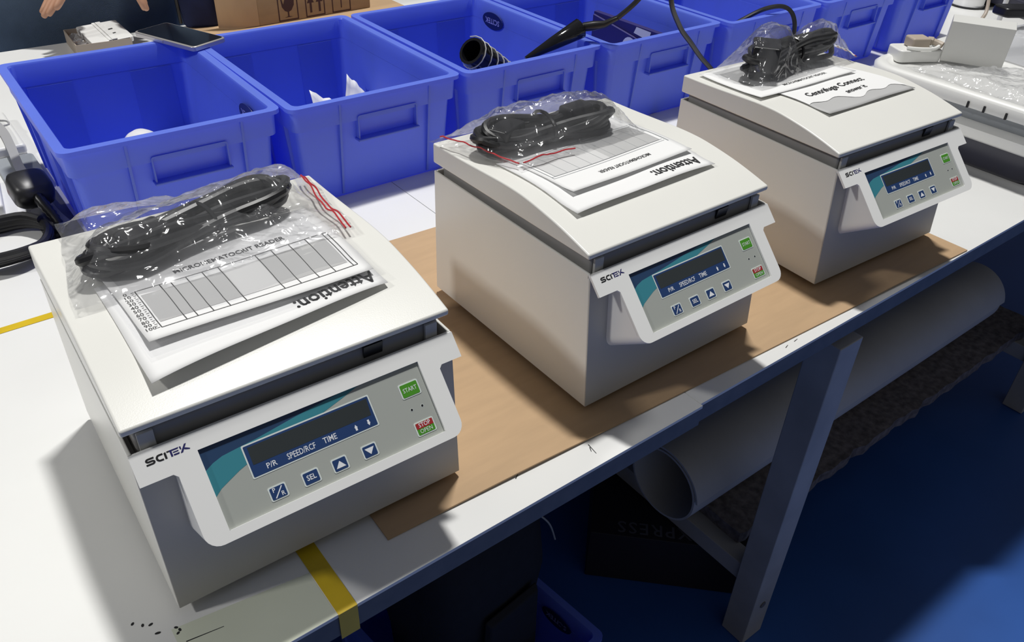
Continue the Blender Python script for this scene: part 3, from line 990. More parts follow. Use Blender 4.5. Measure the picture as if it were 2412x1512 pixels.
# ------------------------------------------------------------------ blue crates
CW, CD, CH = 0.299, 0.400, 0.165
def make_crate():
    t = thing('storage_crate', 'blue crate', 'crate', (0, 0, 0))
    hw = CW / 2
    def lp(ins, z, r=0.012):
        return [(x, y, z) for x, y in rrect(-hw + ins, ins, hw - ins, CD - ins, r)]
    b = MB()
    b.loft([lp(0.024, 0.0), lp(0.021, 0.004), lp(0.0135, 0.128), lp(0.0155, 0.128), lp(0.0245, 0.0035)])
    # inner skin up to the rim
    b.build('body', M['crate'], t, smooth=True, angle=30)
    b = MB()
    b.loft([lp(0.0130, 0.126), lp(0.0072, 0.126, 0.013), lp(0.0058, CH - 0.006, 0.013), lp(0.0, CH - 0.006, 0.014), lp(0.0, CH, 0.014), lp(0.0125, CH, 0.010), lp(0.0140, CH - 0.003, 0.010), lp(0.0150, 0.126, 0.010)], False, False)
    n = len(b.v) // 8
    for i in range(n):
        j = (i + 1) % n
        b.f.append((i, 7 * n + i, 7 * n + j, j))
    b.build('rim', M['crate'], t, smooth=True, angle=30)
    # ribs on the front and side walls
    tilt = (0.021 - 0.0125) / 0.124
    def fy(z):
        return 0.0215 - tilt * z
    for x in (-0.068, 0.090):
        b = MB()
        b.loft([[(x - 0.0018, fy(0.006) - 0.0035, 0.006), (x + 0.0018, fy(0.006) - 0.0035, 0.006), (x + 0.0018, fy(0.006) + 0.001, 0.006), (x - 0.0018, fy(0.006) + 0.001, 0.006)],
                [(x - 0.0018, 0.0042, CH - 0.007), (x + 0.0018, 0.0042, CH - 0.007), (x + 0.0018, fy(0.126) + 0.001, CH - 0.007), (x - 0.0018, fy(0.126) + 0.001, CH - 0.007)]])
        b.build('rib', M['crate'], t)
    for sx in (-1, 1):
        for y in (0.05, 0.13, 0.27, 0.35):
            b = MB()
            x0 = sx * (hw - 0.0225)
            x1 = sx * (hw - 0.012)
            b.loft([[(x0 + sx * 0.004, y - 0.002, 0.006), (x0 + sx * 0.004, y + 0.002, 0.006), (x0 - sx * 0.001, y + 0.002, 0.006), (x0 - sx * 0.001, y - 0.002, 0.006)],
                    [(x1 + sx * 0.007, y - 0.002, CH - 0.007), (x1 + sx * 0.007, y + 0.002, CH - 0.007), (x1 - sx * 0.001, y + 0.002, CH - 0.007), (x1 - sx * 0.001, y - 0.002, CH - 0.007)]])
            b.build('rib', M['crate'], t)
    # inner wall pilasters, visible on the far wall
    for x in (-0.085, 0.075):
        b = MB()
        b.loft([[(x - 0.034, CD - 0.0262, 0.006), (x + 0.034, CD - 0.0262, 0.006), (x + 0.034, CD - 0.0230, 0.006), (x - 0.034, CD - 0.0230, 0.006)],
                [(x - 0.034, CD - 0.0172, 0.1265), (x + 0.034, CD - 0.0172, 0.1265), (x + 0.034, CD - 0.0140, 0.1265), (x - 0.034, CD - 0.0140, 0.1265)]])
        b.build('wall_panel', M['crate'], t)
    # handle grip on the front
    b = MB()
    o_ = rrect(-0.040, 0.094, 0.066, 0.134, 0.004)
    i_ = rrect(-0.0378, 0.094, 0.0638, 0.1318, 0.003)
    for pa_, pb_ in ((o_, i_),):
        n_ = len(pa_)
        b.loft([[(x, 0.0165, z) for x, z in pa_], [(x, 0.0048, z) for x, z in pa_], [(x, 0.0048, z) for x, z in pb_], [(x, 0.0165, z) for x, z in pb_]], False, False)
    h = b.build('handle_frame', M['crate'], t)
    b = MB()
    b.box((-0.042, 0.0010, 0.0925), (0.068, 0.0165, 0.0965))
    b.build('handle_lip', M['crate'], h, bevel=0.0015)
    return t
crate_x = [-0.2050, 0.0985, 0.4040, 0.7085, 1.0150, 1.3260, 1.6400]
crate_y = [0.616, 0.598, 0.593, 0.575, 0.556, 0.552, 0.548]
crate_l = ['leftmost blue crate of the row, holding a small white part, phone on its far rim',
           'second blue crate from the left, with white paper scraps inside',
           'third blue crate from the left, with black tubes leaning out of it',
           'fourth blue crate from the left, holding a navy printed box',
           'fifth blue crate from the left, with a black cable looped over its rim',
           'sixth blue crate from the left, second from the right end of the row',
           'rightmost blue crate at the far end of the row, near the white pole']
proto = make_crate()
crates = []
for k, (x, y, l) in enumerate(zip(crate_x, crate_y, crate_l)):
    c = proto if k == 0 else copy_tree(proto)
    c.location = (x, y, ZT + 0.0003)
    c.rotation_euler = (0, 0, [-0.016, -0.004, -0.006, -0.008, -0.008, -0.005, -0.01][k])
    tag(c, l, 'crate', 'blue plastic crates in a row')
    crates.append(c)
# oval badges on the right inner walls of the first and third crate
def badge(par, y, z):
    xw = CW / 2 - 0.0172
    sl = 0.0095 / 0.124
    def at(a, b_, d):      # a along y, b_ up
        return Vector((xw - d - (0.126 - min(z + b_, 0.126)) * sl, y + a, z + b_))
    b = MB()
    ring = [(0.034 * math.cos(2 * PI * k / 24), 0.0165 * math.sin(2 * PI * k / 24)) for k in range(24)]
    b.loft([[at(a, c_, 0.0006) for a, c_ in ring], [at(a, c_, 0.0022) for a, c_ in ring]])
    o = b.build('badge', M['badge'], par)
    o['label'] = 'dark oval badge with pale lettering'
    g = text_geo('SCITEK', 0.0150, 0.0003, ext=0.0)
    geo_obj('badge_words', g, lambda p: at(p.x, -p.y, 0.0026), M['badgetext'], o)
badge(crates[0], 0.092, 0.128)
badge(crates[2], 0.312, 0.134)

# bits inside the crates
def scrap(label, cx, cy, z, w, d, seed, m='paper', zup=0.05):
    b = MB()
    rr = random.Random(seed)
    a0 = rr.uniform(0, PI)
    def f(s, t):
        x, y = (s - 0.5) * w, (t - 0.5) * d
        zz = z + zup * (s ** 2) * (0.55 + 0.75 * t) + 0.012 * noise.noise(Vector((s * 4, t * 4, seed)))
        return (cx + math.cos(a0) * x - math.sin(a0) * y, cy + math.sin(a0) * x + math.cos(a0) * y, max(zz, z - 0.004))
    b.grid(f, 12, 10)
    return tag(b.build('paper_scrap', M[m], smooth=True, solid=0.0004, angle=60), label, 'paper', 'loose scraps in the second crate')
scrap('curled white paper scrap standing up inside the second crate', 0.188, 0.860, ZT + 0.012, 0.055, 0.045, 4, zup=0.060)
scrap('flat jagged white paper scrap inside the second crate, left of the curled one', 0.132, 0.835, ZT + 0.014, 0.075, 0.060, 9, zup=0.052)
scrap('white paper scrap low in the second crate, nearest its left wall', 0.045, 0.80, ZT + 0.014, 0.070, 0.06, 15, zup=0.045)
b = MB()
b.tube([(-0.197, 0.86, ZT + 0.006), (-0.197, 0.86, ZT + 0.055), (-0.197, 0.86, ZT + 0.070), (-0.197, 0.86, ZT + 0.078)], [0.030, 0.030, 0.024, 0.010], 20)
tag(b.build('plastic_puck', M['whiteplastic'], bevel=0.006, seg=3), 'small round-topped white part standing inside the leftmost crate', 'plastic part')

# ------------------------------------------------------------------ phone on the crate rims
zph = ZT + CH + 0.0012
pc = [(-0.126, 1.078), (-0.063, 1.118), (0.002, 0.972), (-0.072, 0.944)]
ctr = Vector((-0.064, 1.000, zph))
ang = math.atan2(0.944 - 1.078, -0.072 + 0.126)
t = thing('mobile_phone', 'silver framed phone with black screen lying on the far crate rims', 'phone', ctr, ang)
b = MB()
o_ = rrect(-0.074, -0.036, 0.074, 0.036, 0.008)
b.loft([[(x, y, 0.0) for x, y in o_], [(x, y, 0.0085) for x, y in o_]])
b.build('case', M['silver'], t, bevel=0.002)
b = MB()
o_ = rrect(-0.0705, -0.0325, 0.0705, 0.0325, 0.006)
b.loft([[(x, y, 0.0084) for x, y in o_], [(x, y, 0.0089) for x, y in o_]])
b.build('screen', M['glass'], t)
b = MB()
b.box((-0.02, -0.0367, 0.003), (0.0, -0.0358, 0.006))
b.build('side_button', M['silver'], t)

# ------------------------------------------------------------------ things in the third, fourth and fifth crates
# spiral roll of black wrap
t = thing('black_wrap_roll', 'shiny black spiral roll leaning on the front rim of the third crate', 'roll', (0, 0, 0))
b = MB()
p0, p1 = Vector((0.318, 0.672, ZT + 0.172)), Vector((0.410, 0.690, ZT + 0.100))
ax = (p1 - p0).normalized()
u_ = ax.orthogonal().normalized()
w_ = ax.cross(u_)
loops = []
for k in range(15):
    f = k / 14
    rr = 0.024 + 0.0022 * (k % 2) + 0.002 * f
    c = p0 + (p1 - p0) * f
    loops.append([c + (u_ * math.cos(2 * PI * j / 18) + w_ * math.sin(2 * PI * j / 18)) * rr for j in range(18)])
inner = []
for k in range(4):
    c = p0 + (p1 - p0) * (k * 0.25)
    inner.append([c + (u_ * math.cos(2 * PI * j / 18) + w_ * math.sin(2 * PI * j / 18)) * (0.019 - 0.002 * k) for j in range(18)])
b.loft(list(reversed(inner)) + loops, True, True)
b.build('wrap', M['shiny'], t, smooth=True, angle=60)
b = MB()
sp = []
for k in range(90):
    f = k / 89
    a = f * 2 * PI * 6
    c = p0 + (p1 - p0) * f
    sp.append(c + (u_ * math.cos(a) + w_ * math.sin(a)) * (0.0268 + 0.002 * f))
b.tube(sp, 0.0011, 5)
o = b.build('wrap_edge', M['bracket'], t, smooth=True)
# black probe handle with lead
t = thing('probe_handle', 'long tapered black handle on the third crate corner, its lead hanging past the fourth', 'handle', (0, 0, 0))
b = MB()
pa, pb, pc_ = Vector((0.425, 0.655, ZT + 0.145)), Vector((0.533, 0.631, ZT + 0.190)), Vector((0.562, 0.603, ZT + 0.198))
b.tube([pa, pa.lerp(pb, 0.5), pa.lerp(pb, 0.97), pb], [0.004, 0.012, 0.018, 0.012], 16)
b.build('grip', M['shiny'], t, smooth=True, angle=70)
b = MB()
pd = Vector((0.575, 0.585, ZT + 0.212))
b.tube([pb.lerp(pc_, 0.05), pb.lerp(pc_, 0.5), pc_, pd], [0.008, 0.0085, 0.0065, 0.0045], 12)
b.build('strain_relief', M['black'], t, smooth=True, angle=70)
b = MB()
b.tube(catmull([pd, (0.597, 0.562, ZT + 0.245), (0.618, 0.545, ZT + 0.290), (0.640, 0.53, ZT + 0.350), (0.650, 0.515, ZT + 0.380), (0.632, 0.505, ZT + 0.345), (0.612, 0.502, ZT + 0.265), (0.669, 0.523, ZT + 0.200), (0.720, 0.532, ZT + 0.158), (0.765, 0.540, ZT + 0.122), (0.815, 0.540, ZT + 0.082), (0.850, 0.525, ZT + 0.035), (0.870, 0.500, ZT + 0.009), (0.90, 0.45, ZT + 0.0075), (0.93, 0.43, ZT + 0.0075)], 7), 0.0046, 8)
b.build('lead', M['rubber'], t, smooth=True)
# navy printed box standing in the fourth crate
t = thing('printed_box', 'flattened navy box with white letters, standing on edge in the fourth crate', 'box', (0.722, 0.70, ZT + 0.0062), 0.0)
b = MB()
b.box((0.0, -0.088, 0.0), (0.012, 0.102, 0.148))
b.build('carton', M['navybox'], t, bevel=0.0015)
b = MB()
fp = [(-0.086, 0.03), (0.098, 0.03), (0.098, 0.143), (-0.086, 0.118)]
b.loft([[(-0.0012, y, z) for y, z in fp], [(-0.0050, y, z - 0.001) for y, z in fp]])
f_ = b.build('flap', M['navybox'], t)
b = MB()
ac = (-0.014, 0.098)
arch = [(ac[0] + 0.022 * math.cos(a), ac[1] + 0.026 * math.sin(a)) for a in [PI * k / 10 for k in range(11)]] + [(ac[0] + 0.009 * math.cos(a), ac[1] + 0.011 * math.sin(a)) for a in [PI - PI * k / 10 for k in range(11)]]
vs_, fs_ = flat_geo([arch], 0.0)
b.add([(-0.0054, p.x, p.y) for p in vs_], fs_)
for q4 in (((-0.060, 0.128), (-0.018, 0.133), (-0.024, 0.146), (-0.064, 0.145)), ((-0.078, 0.122), (-0.070, 0.122), (-0.076, 0.143), (-0.084, 0.146))):
    b.add([(-0.0008, y, z) for y, z in q4], [(0, 1, 2, 3)])
b.build('white_letters', M['white'], t)
# cables
b = MB()
b.tube(catmull([(0.93, 0.66, ZT + 0.10), (0.955, 0.61, ZT + 0.145), (0.985, 0.572, ZT + 0.176), (1.022, 0.550, ZT + 0.178), (1.040, 0.535, ZT + 0.150), (1.040, 0.525, ZT + 0.09), (1.035, 0.500, ZT + 0.012), (1.03, 0.46, ZT + 0.006)], 8), 0.0045, 8)
tag(b.build('looped_cable', M['rubber'], smooth=True), 'black cable looping over the front rim of the fifth crate', 'cable')

# ------------------------------------------------------------------ carton, card strip, navy bag, opened box behind the crates

t = thing('card_offcut', 'flat tan card offcut under the kraft carton behind the crates', 'card', (0, 0, 0))
b = MB()
b.box((0.145, 1.44, ZT + 0.0003), (0.70, 1.64, ZT + 0.0035))
b.build('sheet', M['card'], t)
t = thing('shipping_carton', 'kraft carton printed with handling symbols, behind the second crate', 'carton', (0.292, 1.540, ZT + 0.004), 0.045)
cwx, cdy, chz = 0.320, 0.10, 0.22
b = MB()
b.box((0, 0, 0), (cwx, cdy, chz))
b.build('box_body', M['carton'], t, bevel=0.002)
b = MB()
nseg = 8
fl = []
for k in range(nseg + 1):
    f = k / nseg
    fl.append((-0.090 * f - 0.004 * math.sin(f * PI), 0.036 * f - 0.008 * math.sin(f * PI)))
b.loft([[(x, y, 0.001), (x, y, chz), (x + 0.001, y + 0.004, chz), (x + 0.001, y + 0.004, 0.001)] for x, y in fl])
o = b.build('side_flap', M['card'], t, smooth=True)
o['label'] = 'paler open side flap'
def carton_print(name, polys):
    mbx = MB()
    for sp in polys:
        vs_, fs_ = flat_geo(sp, 0.0)
        mbx.add([(p.x, -0.0004, p.y) for p in vs_], fs_)
    return mbx.build(name, M['redprint'], t)
def frame_at(x0, x1):
    return [[(x0, 0.002), (x1, 0.002), (x1, 0.072), (x0, 0.072)], [(x0 + 0.003, 0.005), (x1 - 0.003, 0.005), (x1 - 0.003, 0.069), (x0 + 0.003, 0.069)]]
fx = [(0.053, 0.108), (0.129, 0.184), (0.205, 0.260)]
gx = 0.0805
glass = [(gx - 0.019, 0.060), (gx - 0.016, 0.060), (gx - 0.012, 0.042), (gx - 0.004, 0.060), (gx + 0.019, 0.060), (gx + 0.017, 0.038), (gx + 0.009, 0.026), (gx + 0.002, 0.023), (gx + 0.002, 0.012), (gx + 0.012, 0.010), (gx - 0.012, 0.010), (gx - 0.002, 0.012), (gx - 0.002, 0.023), (gx - 0.009, 0.026), (gx - 0.016, 0.036)]
carton_print('fragile_mark', [frame_at(*fx[0]), [glass]])
ar = []
for ax_ in (0.144, 0.169):
    ar.append([[(ax_ - 0.003, 0.012), (ax_ + 0.003, 0.012), (ax_ + 0.003, 0.036), (ax_ + 0.010, 0.036), (ax_, 0.056), (ax_ - 0.010, 0.036), (ax_ - 0.003, 0.036)]])
carton_print('upright_mark', [frame_at(*fx[1])] + ar)
ux = 0.2325
umb = [(ux - 0.022 + 0.044 * k / 10, 0.040 + 0.016 * math.sin(PI * k / 10)) for k in range(11)] + [(ux + 0.001, 0.038), (ux + 0.001, 0.012), (ux - 0.002, 0.012), (ux - 0.002, 0.038)]
carton_print('keep_dry_mark', [frame_at(*fx[2]), [umb]])

# navy cloth bag standing left of the carton
t = thing('cloth_bag', 'navy cloth bag standing upright left of the kraft carton', 'bag', (0.195, 1.735, ZT - 0.12), -0.25)
t.location = (0.178, 1.618, ZT + 0.0036)
b = MB()
def bagloop(z, w, d, ox):
    return [(ox + w * math.copysign(abs(math.cos(a)) ** 0.6, math.cos(a)), d * math.copysign(abs(math.sin(a)) ** 0.6, math.sin(a)), z) for a in [2 * PI * k / 24 for k in range(24)]]
b.loft([bagloop(0.0, 0.038, 0.016, 0), bagloop(0.008, 0.044, 0.019, 0), bagloop(0.07, 0.047, 0.020, -0.002), bagloop(0.16, 0.046, 0.018, -0.004), bagloop(0.24, 0.045, 0.009, -0.006)])
b.build('pouch', M['navycloth'], t, smooth=True, angle=80)
b = MB()
b.tube([(-0.050, -0.006, 0.01), (-0.053, -0.008, 0.12), (-0.052, -0.006, 0.22)], 0.004, 8)
b.build('piping', M['black'], t, smooth=True)

# opened small box with white device and crumpled film
t = thing('opened_box', 'small grey box holding a white device, below the worker\'s hands', 'box', (-0.075, 1.580, ZT + 0.0003), -0.05)
b = MB()
w, d, h, th = 0.058, 0.066, 0.030, 0.0015
b.box((-w, -d, 0), (w, d, th))
b.box((-w, -d, th), (-w + th, d, h))
b.box((w - th, -d, th), (w, d, h))
b.box((-w + th, d - th, th), (w - th, d, h))
b.box((-w + th, -d, th), (w - th, -d + th, h))
b.build('tray', M['beige'], t)
b = MB()
mt = Matrix.Translation((0.014, -0.004, 0.030)) @ Euler((0.10, -0.03, 0.10)).to_matrix().to_4x4()
o_ = rrect(-0.044, -0.058, 0.046, 0.052, 0.006)
b.loft([[mt @ Vector((x, y, -0.006)) for x, y in o_], [mt @ Vector((x, y, 0.006)) for x, y in o_]])
dv = b.build('device', M['whiteplastic'], t, bevel=0.002)
b = MB()
b.box((-0.008, -0.058, 0.006), (-0.002, 0.052, 0.0075), mt)
b.box((-0.001, -0.058, 0.006), (0.010, 0.050, 0.0085), mt)
b.build('ridge', M['whiteplastic'], dv)
b = MB()
b.add([mt @ Vector(p) for p in ((0.012, 0.000, 0.0065), (0.022, 0.002, 0.0065), (0.022, 0.008, 0.0065), (0.012, 0.006, 0.0065))], [(0, 1, 2, 3)])
b.add([mt @ Vector(p) for p in ((0.013, -0.024, 0.0065), (0.020, -0.023, 0.0065), (0.020, -0.018, 0.0065), (0.013, -0.019, 0.0065))], [(0, 1, 2, 3)])
b.build('dark_marks', M['line'], dv)
b = MB()
b.grid(lambda s, q_: (-0.055 + 0.035 * s, -0.03 + 0.09 * q_, 0.020 + 0.008 * noise.noise(Vector((s * 5, q_ * 9, 2)))), 10, 20)
b.build('crumpled_liner', M['milky'], t, smooth=True)

# ------------------------------------------------------------------ worker behind the table
def skin_body(name, joints, edges, m, parent, sub=2, root=0):
    me = bpy.data.meshes.new(name)
    me.from_pydata([j[0] for j in joints], edges, [])
    o = bpy.data.objects.new(name, me)
    COL.objects.link(o)
    sk = o.modifiers.new('skin', 'SKIN')
    sk.use_smooth_shade = True
    lay = me.skin_vertices[0].data if me.skin_vertices else None
    if lay is None:
        bpy.context.view_layer.objects.active = o
        bm = bmesh.new()
        bm.from_mesh(me)
        bm.verts.layers.skin.verify()
        bm.to_mesh(me)
        bm.free()
        lay = me.skin_vertices[0].data
    for k, j in enumerate(joints):
        r = j[1]
        lay[k].radius = r if isinstance(r, tuple) else (r, r)
        lay[k].use_root = (k == root)
    ss = o.modifiers.new('subsurf', 'SUBSURF')
    ss.levels = sub
    ss.render_levels = sub
    me.materials.append(m)
    if parent:
        o.parent = parent
    return o
PX, PY = -0.035, 1.93
person = thing('person', 'person in a slate blue coat behind the table, hands over the small opened box', 'person', (PX, PY, 0.0))
T_ = ZT
J = [  # pelvis first
    ((0, 0, 0.92), (0.13, 0.09)), ((0, -0.01, 1.12), (0.12, 0.08)), ((0, -0.04, 1.32), (0.13, 0.07)), ((0, -0.05, 1.45), (0.06, 0.055)), ((0, -0.075, 1.53), (0.055, 0.055)),
    ((0, -0.10, 1.60), (0.075, 0.085)), ((0, -0.105, 1.69), (0.078, 0.095)), ((0, -0.10, 1.76), (0.055, 0.065)),
    # right arm (image left)
    ((-0.18, -0.05, 1.42), 0.055), ((-0.24, -0.09, 1.14), 0.046), ((-0.10, -0.27, 0.985), 0.034), ((-0.045, -0.315, 0.925), (0.026, 0.034)),
    # left arm
    ((0.18, -0.05, 1.42), 0.055), ((0.25, -0.09, 1.14), 0.046), ((0.085, -0.25, 1.00), 0.034), ((0.045, -0.300, 0.945), (0.024, 0.030)),
    # legs
    ((-0.10, 0.0, 0.84), 0.10), ((-0.10, -0.01, 0.48), 0.06), ((-0.10, 0.02, 0.09), 0.042), ((-0.10, -0.12, 0.04), 0.036),
    ((0.10, 0.0, 0.84), 0.10), ((0.10, -0.01, 0.48), 0.06), ((0.10, 0.02, 0.09), 0.042), ((0.10, -0.12, 0.04), 0.036),
]
Ed = [(0, 1), (1, 2), (2, 3), (3, 4), (4, 5), (5, 6), (6, 7), (2, 8), (8, 9), (9, 10), (10, 11), (2, 12), (12, 13), (13, 14), (14, 15), (0, 16), (16, 17), (17, 18), (18, 19), (0, 20), (20, 21), (21, 22), (22, 23)]
body = skin_body('body', J, Ed, M['skin'], person)
def hand(side):
    w = Vector(J[11][0] if side < 0 else J[15][0])
    pal_dir = Vector((-0.050 if side < 0 else 0.012, -0.025, -0.045)).normalized()
    across = Vector((0.30, 1.0 * side, 0.25)).normalized()
    kn = w + pal_dir * 0.055
    pj = [(tuple(w), (0.024, 0.030)), (tuple(w + pal_dir * 0.03), (0.016, 0.036)), (tuple(kn), (0.013, 0.038))]
    me_ = skin_body('hand', pj, [(0, 1), (1, 2)], M['skin'], body)
    for k in range(4):
        o_ = (k - 1.5) * 0.019
        L = (0.062, 0.074, 0.070, 0.056)[k if side < 0 else k]
        b0 = w + pal_dir * 0.042 + across * o_
        curl = Vector((0, 0.25, 0))
        d1 = (pal_dir + Vector((0, -0.25, 0.15))).normalized()
        d2 = (pal_dir + Vector((0, 0.05, -0.1))).normalized()
        d3 = (pal_dir + Vector((0, 0.45, -0.2))).normalized()
        a1 = b0 + d1 * 0.022
        a2 = a1 + d1 * L * 0.42
        a3 = a2 + d2 * L * 0.33
        a4 = a3 + d3 * L * 0.25
        skin_body('finger', [(tuple(b0), 0.0085), (tuple(a1), 0.009), (tuple(a2), 0.0085), (tuple(a3), 0.0078), (tuple(a4), 0.0062)], [(0, 1), (1, 2), (2, 3), (3, 4)], M['skin'], body)
    b0 = w + pal_dir * 0.018 - across * side * 0.020
    a1 = b0 + (-across * side * 0.8 + pal_dir * 0.6).normalized() * 0.030
    a2 = a1 + (-across * side * 0.3 + pal_dir).normalized() * 0.028
    a3 = a2 + (across * side * 0.1 + pal_dir).normalized() * 0.022
    skin_body('thumb', [(tuple(b0), 0.012), (tuple(a1), 0.0105), (tuple(a2), 0.0092), (tuple(a3), 0.0068)], [(0, 1), (1, 2), (2, 3)], M['skin'], body)
hand(-1)
hand(1)
# overalls: torso with sleeves, trousers
K = [((0, 0, 0.92), (0.185, 0.135)), ((0, -0.01, 1.12), (0.18, 0.125)), ((0, -0.04, 1.32), (0.195, 0.13)), ((0, -0.055, 1.465), (0.10, 0.095)),
     ((-0.18, -0.05, 1.42), 0.076), ((-0.24, -0.09, 1.14), 0.062), ((-0.155, -0.235, 1.005), 0.046),
     ((0.18, -0.05, 1.42), 0.076), ((0.25, -0.09, 1.14), 0.062), ((0.16, -0.235, 1.005), 0.046),
     ((-0.10, 0.0, 0.84), 0.125), ((-0.10, -0.01, 0.48), 0.09), ((-0.10, 0.015, 0.10), 0.075),
     ((0.10, 0.0, 0.84), 0.125), ((0.10, -0.01, 0.48), 0.09), ((0.10, 0.015, 0.10), 0.075)]
skin_body('overalls', K, [(0, 1), (1, 2), (2, 3), (2, 4), (4, 5), (5, 6), (2, 7), (7, 8), (8, 9), (0, 10), (10, 11), (11, 12), (0, 13), (13, 14), (14, 15)], M['slate'], person)
b = MB()
b.loft([[(rx * math.copysign(abs(math.cos(a)) ** 0.8, math.cos(a)), oy + ry * math.copysign(abs(math.sin(a)) ** 0.8, math.sin(a)), z) for a in [2 * PI * k / 32 for k in range(32)]] for z, rx, ry, oy in ((0.44, 0.265, 0.17, 0.0), (0.70, 0.255, 0.165, 0.0), (0.90, 0.245, 0.155, -0.005), (1.08, 0.235, 0.145, -0.01), (1.25, 0.225, 0.145, -0.03))])
b.build('coat_skirt', M['slate'], person, smooth=True, angle=80)
skin_body('hair', [((0, -0.075, 1.70), (0.082, 0.085)), ((0, -0.085, 1.765), (0.070, 0.078)), ((0, -0.05, 1.64), (0.07, 0.05))], [(0, 1), (0, 2)], M['hair'], body)
for sx in (-1, 1):
    b = MB()
    b.tube([(sx * 0.032, -0.185, 1.68), (sx * 0.032, -0.196, 1.68)], [0.010, 0.006], 10)
    b.build('eye', M['ink'], body, smooth=True)
    b = MB()
    b.tube([(sx * 0.078, -0.095, 1.69), (sx * 0.086, -0.09, 1.675), (sx * 0.082, -0.095, 1.645)], [0.012, 0.016, 0.009], 8)
    b.build('ear', M['skin'], body, smooth=True)
b = MB()
b.tube([(0, -0.185, 1.685), (0, -0.205, 1.655), (0, -0.190, 1.645)], [0.008, 0.014, 0.010], 8)
b.build('nose', M['skin'], body, smooth=True)
b = MB()
b.tube([(-0.024, -0.178, 1.617), (0, -0.188, 1.615), (0.024, -0.178, 1.617)], [0.003, 0.006, 0.003], 8)
b.build('mouth', M['red'], body, smooth=True)
for sx in (-1, 1):
    b = MB()
    b.loft([[(sx * 0.10 + x, y, z) for x, y in rrect(-0.045, -0.165, 0.045, 0.085, 0.04)] for z in (0.0015, 0.03)] + [[(sx * 0.10 + x * 0.85, y * 0.9, 0.075) for x, y in rrect(-0.045, -0.10, 0.045, 0.085, 0.04)]])
    b.build('shoe', M['black'], person, bevel=0.006)

# ------------------------------------------------------------------ left edge of the table: plug, cord, tray, strap, packets
t = thing('plug_lead', 'black mains plug with its cord coiled beside the leftmost crate', 'cord', (0, 0, 0))
b = MB()
mt = Matrix.Translation((-0.376, 0.806, ZT + 0.048)) @ Euler((0.30, 0.05, 0.12)).to_matrix().to_4x4()
def plug_loop(s, z):
    return [mt @ Vector((x * s, y * s, z)) for x, y in rrect(-0.028, -0.028, 0.028, 0.030, 0.016, 5)]
b.loft([plug_loop(0.80, -0.018), plug_loop(0.97, -0.012), plug_loop(1.0, 0.004), plug_loop(0.92, 0.014), plug_loop(0.70, 0.019)])
b.build('plug', M['rubber'], t, smooth=True, angle=60)
for x, y in ((0, 0.012), (-0.011, -0.008), (0.011, -0.008)):
    b = MB()
    b.box((x - 0.003, y - 0.002, -0.034), (x + 0.003, y + 0.002, -0.017), mt)
    b.build('pin', M['bracket'], t)
b = MB()
pts = [mt @ Vector((0.0, -0.022, 0.004)), mt @ Vector((0.002, -0.04, 0.0)), mt @ Vector((0.006, -0.060, -0.006)), mt @ Vector((0.008, -0.078, -0.012))]
pp = catmull(pts, 5)
b.tube(pp, [0.0085 - 0.0035 * k / (len(pp) - 1) + (0.0012 if k % 2 else 0) for k in range(len(pp))], 10)
b.build('strain_relief', M['black'], t, smooth=True)
cpts = [pp[-1], Vector((-0.368, 0.715, ZT + 0.014))]
for k in range(4):
    for s in range(12):
        a = -0.2 - 2 * PI * s / 12
        cpts.append(Vector((-0.452 + (0.078 - 0.006 * k) * math.cos(a) + 0.004 * k, 0.735 + (0.056 + 0.002 * k) * math.sin(a) - 0.004 * k, ZT + 0.0075 + 0.006 * k + 0.003 * math.sin(3 * a))))
b = MB()
b.tube(catmull(cpts, 3), 0.0058, 8)
b.build('cable', M['rubber'], t, smooth=True)

b = MB()
o_ = rrect(-0.394, 0.900, -0.334, 1.046, 0.010)
b.loft([[(x, y, ZT + 0.0004) for x, y in o_], [(x, y, ZT + 0.006) for x, y in o_]])
tag(b.build('grey_pad', M['greyplastic'], bevel=0.0015), 'flat grey pad on the table left of the leftmost crate', 'pad')
b = MB()
b.box((-0.60, 1.053, ZT + 0.0004), (-0.338, 1.23, ZT + 0.020))
o = b.build('white_box', M['whiteplastic'], bevel=0.006)
tag(o, 'flat white box with rounded corners left of the leftmost crate, behind the grey pad', 'box')
b = MB()
st = catmull([(-0.372, 1.20, ZT + 0.030), (-0.360, 1.12, ZT + 0.0235), (-0.362, 1.04, ZT + 0.021), (-0.366, 0.97, ZT + 0.0125), (-0.363, 0.88, ZT + 0.0095), (-0.358, 0.79, ZT + 0.0085), (-0.352, 0.745, ZT + 0.0085)], 6)
b.loft([[p + Vector((-0.007, 0, 0)), p + Vector((0.007, 0, 0.003)), p + Vector((0.007, 0, 0.0042)), p + Vector((-0.007, 0, 0.0012))] for p in st])
tag(b.build('flat_strap', M['strapgrey'], smooth=True), 'pale grey flat strap running along the side of the leftmost crate', 'strap')
b = MB()
o_ = [(-0.56, 0.835), (-0.415, 0.84), (-0.400, 0.962), (-0.56, 0.95)]
b.loft([[(x, y, ZT + 0.0004) for x, y in o_], [(x, y, ZT + 0.018) for x, y in o_]])
pk = b.build('white_packet', M['paper'], bevel=0.004)
tag(pk, 'white packet with a red mark at the left edge, behind the plug', 'packet')
b = MB()
b.add([(-0.430, 0.865, ZT + 0.0184), (-0.422, 0.862, ZT + 0.0184), (-0.412, 0.890, ZT + 0.0184), (-0.420, 0.892, ZT + 0.0184)], [(0, 1, 2, 3)])
b.add([(-0.440, 0.882, ZT + 0.0184), (-0.433, 0.879, ZT + 0.0184), (-0.413, 0.883, ZT + 0.0185), (-0.419, 0.890, ZT + 0.0185)], [(0, 1, 2, 3)])
b.build('red_mark', M['red'], pk)
b = MB()
